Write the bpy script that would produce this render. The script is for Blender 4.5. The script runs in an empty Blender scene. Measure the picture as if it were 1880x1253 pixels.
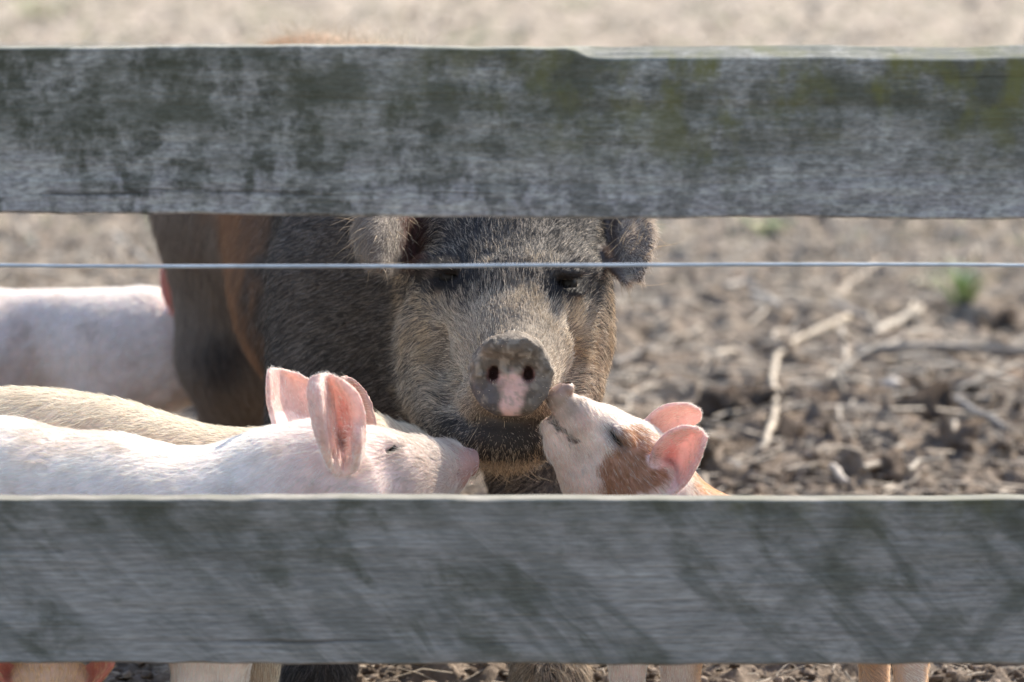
import bpy, math, random
import numpy as np
from mathutils import Vector

# ------------------------------------------------------------------ camera, sky, sun, exposure
FPX, CAMH = 8000.0, 1.07
PITCH = math.atan(947.0 / FPX)
W0, H0 = 1880.0, 1253.0
scene = bpy.context.scene
COL = scene.collection
cam_d = bpy.data.cameras.new('camera')
cam = bpy.data.objects.new('camera', cam_d)
COL.objects.link(cam)
cam.location = (0, 0, CAMH)
cam.rotation_euler = (math.pi / 2 - PITCH, 0, 0)
cam_d.sensor_width = 36.0
cam_d.lens = 36.0 * FPX / W0
cam_d.clip_end = 2000
cam_d.clip_start = 0.1
cam_d.dof.use_dof = True
cam_d.dof.focus_distance = 4.99
cam_d.dof.aperture_fstop = 5.2
scene.camera = cam

SUN_DIR = Vector((0.44, 0.64, 0.63)).normalized()      # towards the sun: high, behind the animals, to the right
world = bpy.data.worlds.new('World')
scene.world = world
world.use_nodes = True
wn = world.node_tree
wn.nodes.clear()
sky = wn.nodes.new('ShaderNodeTexSky')
sky.sky_type = 'NISHITA'
sky.sun_disc = False
sky.sun_elevation = math.asin(SUN_DIR.z)
sky.sun_rotation = math.atan2(SUN_DIR.x, SUN_DIR.y)
bg = wn.nodes.new('ShaderNodeBackground')
bg.inputs['Strength'].default_value = 0.138
wo = wn.nodes.new('ShaderNodeOutputWorld')
wn.links.new(sky.outputs[0], bg.inputs[0])
wn.links.new(bg.outputs[0], wo.inputs[0])
sun_d = bpy.data.lights.new('sun', 'SUN')
sun_d.energy = 4.5
sun_d.angle = math.radians(0.5)
sun_d.color = (1.0, 0.92, 0.79)
sun = bpy.data.objects.new('sun', sun_d)
COL.objects.link(sun)
sun.rotation_euler = SUN_DIR.to_track_quat('Z', 'Y').to_euler()
vs = scene.view_settings
vs.view_transform = 'Standard'
vs.look = 'None'
vs.gamma = 1.0
vs.use_curve_mapping = False
vs.exposure = 1.18
scene.render.engine = 'CYCLES'
scene.cycles.use_denoising = True
scene.cycles.max_bounces = 8
scene.cycles.transparent_max_bounces = 6
scene.cycles_curves.shape = 'RIBBONS'
scene.cycles_curves.subdivisions = 2

rng = np.random.default_rng(7)
random.seed(7)

# ------------------------------------------------------------------ helpers: geometry of the view, noise
FWD = np.array([0, math.cos(PITCH), -math.sin(PITCH)])
UPV = np.array([0, math.sin(PITCH), math.cos(PITCH)])

def P(px, py, d):
    """World point seen at photo pixel (px, py) at horizontal distance d from the camera."""
    u, v = (px - W0 / 2) / FPX, -(py - H0 / 2) / FPX
    r = np.array([u, 0, 0]) + UPV * v + FWD
    r = r * (d / r[1])
    return r + np.array([0, 0, CAMH])

def ray(px, py):
    return P(px, py, 1.0) - np.array([0, 0, CAMH])

def proj(p):
    q = p - np.array([0, 0, CAMH])
    dep = q @ FWD
    return W0 / 2 + FPX * q[:, 0] / dep, H0 / 2 - FPX * (q @ UPV) / dep

def G(px, py):
    """Point of the flat ground at a photo pixel."""
    r = ray(px, py)
    t = -CAMH / r[2]
    return np.array([r[0] * t, r[1] * t, 0.0])

def _h(ix, iy, iz, seed):
    h = (ix.astype(np.int64) * 374761393 + iy.astype(np.int64) * 668265263 + iz.astype(np.int64) * 2147483647 + seed * 974634777) & 0xffffffff
    h = ((h ^ (h >> 13)) * 1274126177) & 0xffffffff
    return ((h ^ (h >> 16)) & 0xffff) / 65535.0

def vnoise(p, seed=0):
    """Smooth value noise in 0..1 of an (n,3) array."""
    i = np.floor(p).astype(np.int64)
    f = p - i
    f = f * f * (3 - 2 * f)
    r = 0
    for dx in (0, 1):
        wx = f[:, 0] if dx else 1 - f[:, 0]
        for dy in (0, 1):
            wy = f[:, 1] if dy else 1 - f[:, 1]
            for dz in (0, 1):
                wz = f[:, 2] if dz else 1 - f[:, 2]
                r = r + wx * wy * wz * _h(i[:, 0] + dx, i[:, 1] + dy, i[:, 2] + dz, seed)
    return r

def fbm(p, seed=0, octv=3):
    r, a, s = 0, 0.5, 0
    for o in range(octv):
        r = r + a * vnoise(p * 2 ** o, seed + o * 17)
        s += a
        a *= 0.5
    return r / s

def sstep(a, b, x):
    t = np.clip((x - a) / (b - a), 0, 1)
    return t * t * (3 - 2 * t)

def mixc(a, b, w):
    w = np.asarray(w)[:, None]
    return a * (1 - w) + np.asarray(b) * w

def link(name, data, parent=None):
    o = bpy.data.objects.new(name, data)
    COL.objects.link(o)
    if parent is not None:
        o.parent = parent
        o.matrix_parent_inverse.identity()
        o.location = -Vector(parent.location)
    return o

def mesh_obj(name, verts, faces, mat, parent=None, smooth=True):
    me = bpy.data.meshes.new(name)
    verts = np.asarray(verts, dtype=np.float32)
    if isinstance(faces, np.ndarray):
        n, k = faces.shape
        me.vertices.add(len(verts))
        me.vertices.foreach_set('co', verts.ravel())
        me.loops.add(n * k)
        me.loops.foreach_set('vertex_index', faces.astype(np.int32).ravel())
        me.polygons.add(n)
        me.polygons.foreach_set('loop_start', np.arange(0, n * k, k, dtype=np.int32))
        me.update(calc_edges=True)
    else:
        me.from_pydata(verts.tolist(), [], faces)
        me.update()
    if smooth:
        me.polygons.foreach_set('use_smooth', np.ones(len(me.polygons), dtype=bool))
    me.materials.append(mat)
    return link(name, me, parent)

def set_col(o, cols, name='Col'):
    a = o.data.attributes.new(name, 'FLOAT_COLOR', 'POINT')
    c = np.ones((len(cols), 4), dtype=np.float32)
    c[:, :3] = cols
    a.data.foreach_set('color', c.ravel())

def set_val(o, vals, name):
    a = o.data.attributes.new(name, 'FLOAT', 'POINT')
    a.data.foreach_set('value', np.asarray(vals, dtype=np.float32))

def tag(o, label=None, cat=None, group=None, kind=None):
    if label: o['label'] = label
    if cat: o['category'] = cat
    if group: o['group'] = group
    if kind: o['kind'] = kind
    return o

def empty(name, loc):
    o = bpy.data.objects.new(name, None)
    COL.objects.link(o)
    o.location = loc
    return o

# ------------------------------------------------------------------ materials
def new_mat(name):
    m = bpy.data.materials.new(name)
    m.use_nodes = True
    nt = m.node_tree
    b = nt.nodes['Principled BSDF']
    return m, nt, b

def N(nt, typ, **kw):
    n = nt.nodes.new(typ)
    for k, v in kw.items():
        setattr(n, k, v)
    return n

def noise_node(nt, vec, scale, detail=4, rough=0.55, dist=0.0):
    n = N(nt, 'ShaderNodeTexNoise')
    n.inputs['Scale'].default_value = scale
    n.inputs['Detail'].default_value = detail
    n.inputs['Roughness'].default_value = rough
    n.inputs['Distortion'].default_value = dist
    nt.links.new(vec, n.inputs['Vector'])
    return n.outputs['Fac']

def mapping(nt, vec, scale=(1, 1, 1), rot=(0, 0, 0), loc=(0, 0, 0)):
    n = N(nt, 'ShaderNodeMapping')
    n.inputs['Scale'].default_value = scale
    n.inputs['Rotation'].default_value = rot
    n.inputs['Location'].default_value = loc
    nt.links.new(vec, n.inputs['Vector'])
    return n.outputs[0]

def ramp(nt, fac, stops):
    n = N(nt, 'ShaderNodeValToRGB')
    el = n.color_ramp.elements
    while len(el) < len(stops):
        el.new(0.5)
    for e, (pos, c) in zip(el, stops):
        e.position = pos
        e.color = (c, c, c, 1) if not hasattr(c, '__len__') else (*c, 1)
    nt.links.new(fac, n.inputs[0])
    return n.outputs[0]

def mixrgb(nt, fac, a, b, typ='MIX'):
    n = N(nt, 'ShaderNodeMix', data_type='RGBA', blend_type=typ)
    for sock, v in ((n.inputs[0], fac), (n.inputs[6], a), (n.inputs[7], b)):
        if hasattr(v, 'is_linked') or hasattr(v, 'links'):
            nt.links.new(v, sock)
        elif hasattr(v, '__len__'):
            sock.default_value = (*v, 1)
        else:
            sock.default_value = v
    return n.outputs[2]

def mathn(nt, op, a, b=None):
    n = N(nt, 'ShaderNodeMath', operation=op)
    for s, v in zip(n.inputs, (a, b)):
        if v is None: continue
        if hasattr(v, 'links'): nt.links.new(v, s)
        else: s.default_value = v
    return n.outputs[0]

def bump(nt, b, h, strength, dist):
    n = N(nt, 'ShaderNodeBump')
    n.inputs['Strength'].default_value = strength
    n.inputs['Distance'].default_value = dist
    nt.links.new(h, n.inputs['Height'])
    nt.links.new(n.outputs[0], b.inputs['Normal'])

def attr(nt, name, out='Color'):
    n = N(nt, 'ShaderNodeAttribute')
    n.attribute_name = name
    return n.outputs[out]

def skin_material(name, sss=0.25, rough=0.6, fine=500, bstr=0.35):
    m, nt, b = new_mat(name)
    obj = N(nt, 'ShaderNodeTexCoord').outputs['Object']
    c = attr(nt, 'Col')
    f = noise_node(nt, obj, 60, 5, 0.6)
    c2 = mixrgb(nt, 1.0, c, ramp(nt, f, [(0.25, 0.78), (0.75, 1.15)]), 'MULTIPLY')
    nt.links.new(c2, b.inputs['Base Color'])
    b.inputs['Roughness'].default_value = rough
    b.inputs['Specular IOR Level'].default_value = 0.3
    b.inputs['Subsurface Weight'].default_value = sss
    b.inputs['Subsurface Radius'].default_value = (1.0, 0.35, 0.2)
    b.inputs['Subsurface Scale'].default_value = 0.006
    h = noise_node(nt, obj, fine, 4, 0.6)
    bump(nt, b, h, bstr, 0.002)
    if sss > 0:
        out = nt.nodes['Material Output']
        tr = N(nt, 'ShaderNodeBsdfTranslucent')
        nt.links.new(mixrgb(nt, 0.45, c2, (0.92, 0.60, 0.53), 'MIX'), tr.inputs['Color'])
        mx = N(nt, 'ShaderNodeMixShader')
        nt.links.new(mathn(nt, 'MULTIPLY', attr(nt, 'thin', 'Fac'), 0.36), mx.inputs[0])
        nt.links.new(b.outputs[0], mx.inputs[1])
        nt.links.new(tr.outputs[0], mx.inputs[2])
        nt.links.new(mx.outputs[0], out.inputs['Surface'])
    return m

def hair_material(name, trans=0.3, rough=0.45, spec=0.35):
    m, nt, b = new_mat(name)
    out = nt.nodes['Material Output']
    c = attr(nt, 'Col')
    nt.links.new(c, b.inputs['Base Color'])
    b.inputs['Roughness'].default_value = rough
    b.inputs['Specular IOR Level'].default_value = spec
    tr = N(nt, 'ShaderNodeBsdfTranslucent')
    nt.links.new(c, tr.inputs['Color'])
    mx = N(nt, 'ShaderNodeMixShader')
    mx.inputs[0].default_value = trans
    nt.links.new(b.outputs[0], mx.inputs[1])
    nt.links.new(tr.outputs[0], mx.inputs[2])
    nt.links.new(mx.outputs[0], out.inputs['Surface'])
    return m

def attr_material(name, rough=0.85, bscale=300, bstr=0.5, bdist=0.003, spec=0.25):
    m, nt, b = new_mat(name)
    obj = N(nt, 'ShaderNodeTexCoord').outputs['Object']
    c = attr(nt, 'Col')
    f = noise_node(nt, obj, bscale * 0.3, 5, 0.65)
    nt.links.new(mixrgb(nt, 1.0, c, ramp(nt, f, [(0.25, 0.6), (0.75, 1.3)]), 'MULTIPLY'), b.inputs['Base Color'])
    b.inputs['Roughness'].default_value = rough
    b.inputs['Specular IOR Level'].default_value = spec
    bump(nt, b, noise_node(nt, obj, bscale, 5, 0.65), bstr, bdist)
    return m

M_EYE, nt, b = new_mat('wet_dark_eye')
b.inputs['Base Color'].default_value = (0.012, 0.008, 0.006, 1)
b.inputs['Roughness'].default_value = 0.45
b.inputs['Specular IOR Level'].default_value = 0.25

# ------------------------------------------------------------------ ground
def axis(spec):
    """spec: list of (start, step) pairs and a final end; steps blend between breakpoints."""
    (pts, end) = spec
    out = [pts[0][0]]
    while out[-1] < end:
        x = out[-1]
        s = np.interp(x, [p[0] for p in pts], [p[1] for p in pts])
        out.append(x + s)
    return np.array(out)

hx = axis(([(0, .0075), (0.9, .0085), (1.4, .03), (3.5, .06), (10, 1.0), (400, 60)], 420))
gx = np.concatenate([-hx[:0:-1], hx])
gy = np.concatenate([-axis(([(0, 6), (60, 20)], 60))[:0:-1] , axis(([(0, .3), (4.2, .05), (4.9, .007), (7, .009), (9, .014), (14, .035), (30, .12), (60, 2.5), (500, 80)], 600))])
GX, GY = np.meshgrid(gx, gy)
gp = np.stack([GX.ravel(), GY.ravel(), np.zeros(GX.size)], 1)
near = np.exp(-np.maximum(gp[:, 1] - 9, 0) / 9) * (np.abs(gp[:, 0]) < 20)
big = fbm(gp * 1.7, 3, 2) - 0.5
mid = np.abs(fbm(gp * 9, 5, 2) - 0.5) * 2
fine_n = fbm(gp * 38, 9, 3)
fine2 = fbm(gp * np.array([1, .8, 1]) * 90, 15, 2)
gz = big * 0.05 + (mid - 0.3) * 0.05 * (0.5 + near) + (fine_n - 0.5) * 0.030 + (fine2 - .5) * .014 * near
gz = gz.reshape(GX.shape)
CL = []
nC = 9500
cy_ = rng.uniform(0, 1, nC)
cpy = 330 + 1000 * cy_ ** 0.8
cd = np.clip(8560 / (cpy + 320), 4.9, 16)
cX = rng.uniform(-1100, 1100, nC) / FPX * cd
cr = rng.gamma(2.0, .0046, nC) + .004
for k in range(nC):                                     # lumps of trodden soil pushed up in the sheet itself
    r = min(cr[k] * (1.6 if k % 13 == 0 else 1), .036)
    i0, i1 = np.searchsorted(gx, (cX[k] - r, cX[k] + r))
    j0, j1 = np.searchsorted(gy, (cd[k] - r, cd[k] + r))
    if i1 - i0 < 2 or j1 - j0 < 2: continue
    dx = (gx[i0:i1] - cX[k])[None, :] / r
    dy = (gy[j0:j1] - cd[k])[:, None] / r
    q = np.clip(1 - dx ** 2 - dy ** 2, 0, 1) ** 0.6
    gz[j0:j1, i0:i1] += r * q * 0.75 * (1 if k % 3 else -1.1)
far_mask = np.clip((GY - 3.0), 0, 1)
gz *= np.where((np.abs(GX) > 15) | (GY < 2) | (GY > 60), 0.3, 1.0)
gz = gz * (.40 + .60 * sstep(5.25, 6.1, GY)) - .008 - .016 * (1 - sstep(5.3, 6.0, GY))
nx_, ny_ = len(gx), len(gy)
ii = np.arange(nx_ * ny_).reshape(ny_, nx_)
gf = np.stack([ii[:-1, :-1].ravel(), ii[:-1, 1:].ravel(), ii[1:, 1:].ravel(), ii[1:, :-1].ravel()], 1)

def ground_z(x, y):
    i = int(np.clip(np.searchsorted(gx, x), 1, nx_ - 1))
    j = int(np.clip(np.searchsorted(gy, y), 1, ny_ - 1))
    return float(gz[j, i])

M_GROUND, nt, b = new_mat('trodden_soil')
pos = N(nt, 'ShaderNodeNewGeometry').outputs['Position']
n1 = noise_node(nt, mapping(nt, pos, (1, .45, 1)), 3.2, 5, 0.62)
n0 = noise_node(nt, mapping(nt, pos, (1, .45, 1), loc=(7, 3, 0)), 4.5, 4, 0.6)
n2 = noise_node(nt, pos, 22, 7, 0.7)
n3 = noise_node(nt, pos, 130, 5, 0.7)
soil = mixrgb(nt, ramp(nt, n2, [(0.33, 0.0), (0.66, 1.0)]), (0.048, 0.033, 0.023), (0.28, 0.215, 0.16))
soil = mixrgb(nt, ramp(nt, n3, [(0.35, 0.0), (0.7, 0.45)]), soil, (0.38, 0.30, 0.235))
sep = N(nt, 'ShaderNodeSeparateXYZ')
nt.links.new(pos, sep.inputs[0])
dist = N(nt, 'ShaderNodeMapRange')
dist.inputs[1].default_value, dist.inputs[2].default_value = 8.0, 14.5
nt.links.new(sep.outputs[1], dist.inputs[0])
straw = mixrgb(nt, ramp(nt, n1, [(0.44, 0.0), (0.57, 1.0)]), (0.31, 0.25, 0.195), (0.165, 0.155, 0.10))
straw = mixrgb(nt, ramp(nt, n2, [(0.4, 0.0), (0.6, 0.7)]), straw, (0.44, 0.37, 0.31))
straw = mixrgb(nt, ramp(nt, n0, [(0.46, 0.0), (0.60, 0.85)]), straw, (0.43, 0.36, 0.295))
straw = mixrgb(nt, ramp(nt, n0, [(0.34, 0.8), (0.44, 0.0)]), straw, (0.17, 0.135, 0.105))
gcol = mixrgb(nt, mathn(nt, 'MULTIPLY', dist.outputs[0], 0.9), soil, straw)
nt.links.new(gcol, b.inputs['Base Color'])
b.inputs['Roughness'].default_value = 0.95
b.inputs['Specular IOR Level'].default_value = 0.15
bump(nt, b, mathn(nt, 'ADD', n2, mathn(nt, 'MULTIPLY', n3, 0.4)), 0.9, 0.012)
gv = np.stack([GX.ravel(), GY.ravel(), gz.ravel()], 1)
ground = mesh_obj('ground', gv, gf, M_GROUND)
tag(ground, kind='structure')

# ---- clods: loose lumps of soil
def ico(sub):
    import bmesh
    bm = bmesh.new()
    bmesh.ops.create_icosphere(bm, subdivisions=sub, radius=1.0)
    v = np.array([q.co[:] for q in bm.verts])
    f = np.array([[q.index for q in fc.verts] for fc in bm.faces])
    bm.free()
    return v, f

IV1, IF1 = ico(1)
IV2, IF2 = ico(2)
IV3, IF3 = ico(3)

def lump(v, c, r, seed, rough=0.6, flat=0.75, fr=1.6):
    n = fbm(v * fr + seed * 7.3, seed, 3)[:, None]
    q = v * (1 + (n - 0.5) * 2 * rough) * r
    q[:, 2] *= flat
    a = seed * 1.7
    R = np.array([[math.cos(a), -math.sin(a), 0], [math.sin(a), math.cos(a), 0], [0, 0, 1]])
    q = q * np.array([1.0, 0.8, 1.0])
    return q @ R.T + c

M_CLOD = attr_material('crumbly_soil_clod', 0.95, 160, 0.8, 0.006, 0.12)
cv, cf, cc, off = [], [], [], 0
for k in range(11000):
    px, py = rng.uniform(-150, 2030), 340 + 1010 * rng.uniform(0, 1) ** 0.75
    g = G(px, py)
    r = float(np.clip(rng.gamma(2.0, .0027) + .0025, .0025, .015))
    V, Fc = (IV2, IF2) if (r > .0065 and g[1] < 8.5) else (IV1, IF1)
    c = np.array([g[0], g[1], ground_z(g[0], g[1]) + r * 0.3])
    if g[1] < 5.7: r = min(r, .008)
    cv.append(lump(V, c, r, k % 97, 0.95, .65, 2.4))
    cf.append(Fc + off)
    off += len(V)
    t = rng.uniform(0, 1)
    base = np.array([0.075, .054, .040]) * (1 - t) + np.array([.32, .25, .195]) * t
    cc.append(np.tile(base, (len(V), 1)))
crumbs = mesh_obj('soil_crumbs', np.concatenate(cv), np.concatenate(cf), M_CLOD)
set_col(crumbs, np.concatenate(cc))
tag(crumbs, 'loose crumbs of dry brown soil strewn over the trodden yard', 'soil crumbs', kind='stuff')

big_clods = [
    (1330, 770, .060, 'dark', 'dark soil clod right behind the ears of the spotted piglet'),
    (1385, 748, .050, 'dark', 'dark soil clod just left of the long bent corn stalk'),
    (1455, 790, .055, 'dark', 'dark soil clod just right of the foot of the long bent corn stalk'),
    (1690, 760, .070, 'dark', 'broad dark soil clod lying below the grey pole on the right'),
    (1745, 838, .060, 'mid', 'brown soil clod near the lower board towards the right edge'),
    (1845, 705, .055, 'mid', 'brown soil clod at the right edge under the grey pole'),
    (1840, 595, .060, 'dark', 'dark soil clod to the right of the green grass tuft'),
    (1265, 880, .045, 'dark', 'dark soil clod against the nape of the spotted piglet'),
    (1500, 730, .050, 'mid', 'brown soil clod halfway between bent stalk and grey pole end'),
    (1620, 880, .050, 'mid', 'brown soil clod just above the lower board right of centre'),
]
for k, (px, py, r, tone, lab) in enumerate(big_clods):
    g = G(px, py)
    r *= .95
    c = np.array([g[0], g[1], ground_z(g[0], g[1]) + r * 0.15])
    v = lump(IV3, c, r, 200 + k, 0.95, 0.7, 2.6)
    v += (fbm(v * 120, 70 + k, 3)[:, None] - .5) * (v - c) * .9
    t = fbm(v * 60, k, 3)
    o = mesh_obj('soil_clod', v, IF3, M_CLOD)
    a_ = np.array([.038, .027, .020]) if tone == 'dark' else np.array([.13, .095, .07])
    set_col(o, a_ + t[:, None] * np.array([.10, .075, .058]))
    tag(o, lab, 'soil clod', 'clods of soil on the yard')

M_STONE = attr_material('pale_stone', 0.7, 120, 0.3, 0.003)
for k, (px, py, r, colr, lab) in enumerate([
        (1158, 742, .016, (.62, .58, .54), 'small white stone lying right of the sow cheek'),
        (1640, 712, .036, (.40, .35, .30), 'pale rounded stone below the grey pole on the right'),
        (1345, 866, .016, (.42, .38, .34), 'flat grey stone right of the spotted piglet ear tip')]):
    g = G(px, py)
    v = lump(IV2, np.array([g[0], g[1], ground_z(g[0], g[1]) + r * .55]), r, 50 + k, 0.3, 0.8)
    o = mesh_obj('stone', v, IF2, M_STONE)
    set_col(o, np.tile(colr, (len(v), 1)))
    tag(o, lab, 'stone', 'stones on the yard')

# ---- straw and stalks
def tube(path, radii, sides=6, caps=True):
    path = np.asarray(path, float)
    n = len(path)
    t = np.gradient(path, axis=0)
    t /= np.linalg.norm(t, axis=1)[:, None] + 1e-9
    ref = np.array([0, 0, 1.0]) if abs(t[:, 2]).mean() < .8 else np.array([1.0, 0, 0])
    s = np.cross(t, ref); s /= np.linalg.norm(s, axis=1)[:, None] + 1e-9
    u = np.cross(s, t)
    a = np.arange(sides) / sides * 2 * math.pi
    ring = (np.cos(a)[None, :, None] * s[:, None, :] + np.sin(a)[None, :, None] * u[:, None, :]) * np.asarray(radii)[:, None, None]
    v = (path[:, None, :] + ring).reshape(-1, 3)
    f = []
    for i in range(n - 1):
        for j in range(sides):
            k = (j + 1) % sides
            f.append([i * sides + j, i * sides + k, (i + 1) * sides + k, (i + 1) * sides + j])
    if caps:
        v = np.concatenate([v, path[:1], path[-1:]])
        c0, c1 = n * sides, n * sides + 1
        for j in range(sides):
            k = (j + 1) % sides
            f.append([c0, k, j, j])
            f.append([c1, (n - 1) * sides + j, (n - 1) * sides + k, (n - 1) * sides + k])
    return v, f

def tidy(faces):
    return [tuple(dict.fromkeys(f)) for f in faces]

def resample(pts, n):
    pts = np.asarray(pts, float)
    L = np.concatenate([[0], np.cumsum(np.linalg.norm(np.diff(pts, axis=0), axis=1))])
    t = np.linspace(0, L[-1], n)
    out = np.stack([np.interp(t, L, pts[:, i]) for i in range(3)], 1)
    return out

M_STRAW = attr_material('dry_straw', 0.75, 200, 0.3, 0.002, 0.3)
sv, sf, sc_, off = [], [], [], 0
tri = np.array([[0, 1, 4, 3], [1, 2, 5, 4], [2, 0, 3, 5]])
for k in range(15700):
    if k >= 15000:
        px, py = rng.uniform(-150, 2030), rng.uniform(405, 780)
    elif k < 9000:
        px, py = rng.uniform(-150, 2030), 380 + 960 * rng.uniform(0, 1) ** 0.9
    else:
        px, py = rng.uniform(-150, 2030), rng.uniform(-40, 560)
    g = G(px, py)
    L = float(np.clip(rng.gamma(2.0, .028), .015, .22)) * (1 + 0.05 * (g[1] - 5))
    w = rng.uniform(.0008, .0026) * (1 + 0.22 * (g[1] - 5)) * (1 if rng.uniform() < .85 else 1.8)
    if g[1] < 6.0: L, w = L * .55, w * .5
    if k >= 15000: L, w = rng.uniform(.06, .2), rng.uniform(.003, .0055)
    a = rng.uniform(0, math.pi)
    d = np.array([math.cos(a), math.sin(a), rng.normal(0, .22)])
    if g[1] > 10 and rng.uniform() < .4:
        d[2] = rng.uniform(.3, 1.2)
    d /= np.linalg.norm(d)
    c0 = np.array([g[0], g[1], ground_z(g[0], g[1]) + w + rng.uniform(0, .012)])
    side = np.cross(d, [0, 0, 1]); side /= np.linalg.norm(side)
    up = np.cross(side, d)
    bend = rng.normal(0, .12) * L
    ps = [c0 - d * L / 2, c0 + side * bend + up * abs(rng.normal(0, .04)) * L, c0 + d * L / 2]
    vv = []
    for q in ps:
        vv += [q + side * w, q - side * w, q + up * w * 0.8]
    sv.append(np.array(vv))
    sf.append(np.concatenate([tri, tri + 3]) + off)
    off += 9
    t = rng.uniform(0, 1)
    c = np.array([.26, .20, .145]) * (1 - t) + np.array([.54, .45, .35]) * t
    if k >= 15000: c = np.array([.56, .47, .37]) * rng.uniform(.7, 1.15)
    elif rng.uniform() < .2: c = c * .45
    if g[1] > 11 and rng.uniform() < .12: c = np.array([.20, .235, .10])
    sc_.append(np.tile(c, (9, 1)))
litter = mesh_obj('straw_litter', np.concatenate(sv), np.concatenate(sf), M_STRAW)
set_col(litter, np.concatenate(sc_))
tag(litter, 'scattered dry straw and stubble over the soil', 'straw', kind='stuff')

stalks = [
    ([(1556, 583), (1500, 606), (1452, 632), (1424, 656), (1419, 700), (1420, 750), (1410, 790), (1398, 830)], .0105, (.52, .42, .31), 'long bent pale corn stalk with its foot near the spotted piglet'),
    ([(1606, 488), (1570, 515), (1530, 548)], .011, (.50, .40, .30), 'short pale stalk sloping upward above the long bent one'),
    ([(1525, 556), (1565, 570), (1612, 588)], .014, (.46, .39, .32), 'thick pale stalk at the top end of the long bent one'),
    ([(1600, 612), (1650, 592), (1692, 568)], .014, (.50, .42, .33), 'broad pale husk stalk left of the green grass tuft'),
    ([(1572, 646), (1720, 640), (1900, 643)], .014, (.27, .235, .205), 'long grey pole lying level towards the right edge'),
    ([(1625, 634), (1665, 618), (1700, 604)], .009, (.46, .38, .30), 'thin pale stalk just above the grey pole'),
    ([(1328, 525), (1362, 518), (1400, 528)], .013, (.48, .41, .34), 'pale stalk piece right of the drooping sow ear'),
    ([(1384, 540), (1408, 550), (1432, 562)], .014, (.55, .48, .40), 'short whitish stalk piece between the ear and the bent stalk'),
    ([(1758, 735), (1800, 760), (1852, 790)], .011, (.24, .21, .185), 'grey slanting stick under the grey pole near the right edge'),
    ([(1585, 866), (1625, 845), (1660, 818)], .009, (.33, .265, .20), 'brown stick slanting just above the lower board'),
    ([(1668, 864), (1692, 846), (1735, 842)], .007, (.42, .35, .27), 'small bent straw stalk at the right above the lower board'),
    ([(1528, 858), (1542, 872), (1556, 888)], .010, (.42, .35, .29), 'stubby pale stalk end right above the lower board'),
    ([(1544, 606), (1552, 640), (1558, 672)], .009, (.44, .37, .29), 'short upright stalk piece hanging under the bent stalk'),
    ([(212, 432), (240, 456), (280, 490)], .012, (.50, .44, .37), 'pale stick left of the sow ham below the upper board'),
    ([(1120, 668), (1160, 652), (1205, 636)], .012, (.17, .14, .12), 'dark stick pointing away from the sow jowl'),
    ([(1240, 700), (1290, 716), (1350, 712)], .008, (.36, .30, .24), 'thin brown stick behind the spotted piglet ears'),
    ([(30, 412), (50, 432), (64, 452)], .011, (.50, .45, .38), 'short pale stick near the left edge under the upper board'),
]
M_STALK = attr_material('dry_corn_stalk', 0.7, 90, 0.5, 0.004, 0.3)
for k, (pp, r, c, lab) in enumerate(stalks):
    n = 10 + 4 * len(pp)
    path = resample([G(px, py) for px, py in pp], n)
    gzs = np.array([ground_z(q[0], q[1]) for q in path])
    z0 = float(np.percentile(gzs, 96)) + r * .7
    def on(px, py):
        q = ray(px, py)
        return q * ((z0 - CAMH) / q[2]) + np.array([0, 0, CAMH])
    path = resample([on(px, py) for px, py in pp], n)
    r *= .60
    path += np.stack([fbm(path * 9 + k, 3 + i, 2) - .5 for i in range(3)], 1) * .016
    rr = r * (1 + 0.22 * (np.arange(n) % 5 == 0)) * np.linspace(1.08, .85, n)
    v, f = tube(path, rr, 8)
    o = mesh_obj('corn_stalk', v, tidy(f), M_STALK)
    set_col(o, np.array(c) * .78 * (0.6 + 0.8 * fbm(v * 40, k, 3))[:, None])
    tag(o, lab, 'stalk', 'dry stalks lying on the yard')

# ---- grass tufts
def tuft(px, py, n, L, spread, lab, seed):
    r_ = np.random.default_rng(seed)
    g = G(px, py)
    V, Fs, C = [], [], []
    for k in range(n):
        a = r_.uniform(0, 2 * math.pi)
        b0 = np.array([g[0], g[1], max(ground_z(g[0], g[1]), ground_z(g[0], g[1] - .05)) - .005]) + np.array([math.cos(a), math.sin(a), 0]) * r_.uniform(0, spread * .35)
        ln = L * r_.uniform(.5, 1.1)
        out = np.array([math.cos(a), math.sin(a), 0]) * spread * r_.uniform(.3, 1.2)
        w = .0035 * r_.uniform(.7, 1.4)
        side = np.array([-math.sin(a), math.cos(a), 0])
        o_ = len(V)
        for t in (0, .35, .7, 1.0):
            q = b0 + out * t ** 1.7 + np.array([0, 0, ln * (t - .25 * t * t)])
            ww = w * (1 - t) ** .6 + .0003
            V += [q - side * ww, q + side * ww]
        for i in range(3):
            Fs.append((o_ + 2 * i, o_ + 2 * i + 1, o_ + 2 * i + 3, o_ + 2 * i + 2))
        green = r_.uniform() < .6
        c = np.array([.28, .37, .16]) * r_.uniform(.7, 1.4) if green else np.array([.42, .36, .24])
        C += [c] * 8
    o = mesh_obj('grass_tuft', V, Fs, M_STRAW)
    set_col(o, np.array(C))
    tag(o, lab, 'grass tuft', 'green grass tufts')

tuft(1768, 572, 80, .115, .10, 'bright green grass tuft on the right below the wire', 1)
tuft(1415, 440, 50, .07, .09, 'faint green tuft right below the upper board beyond the ear', 2)
tuft(1060, 12, 40, .12, .3, 'blurred green tuft at the top edge right of the middle', 3)
tuft(75, 30, 60, .2, .4, 'blurred green tuft in the top left corner', 4)

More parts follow.
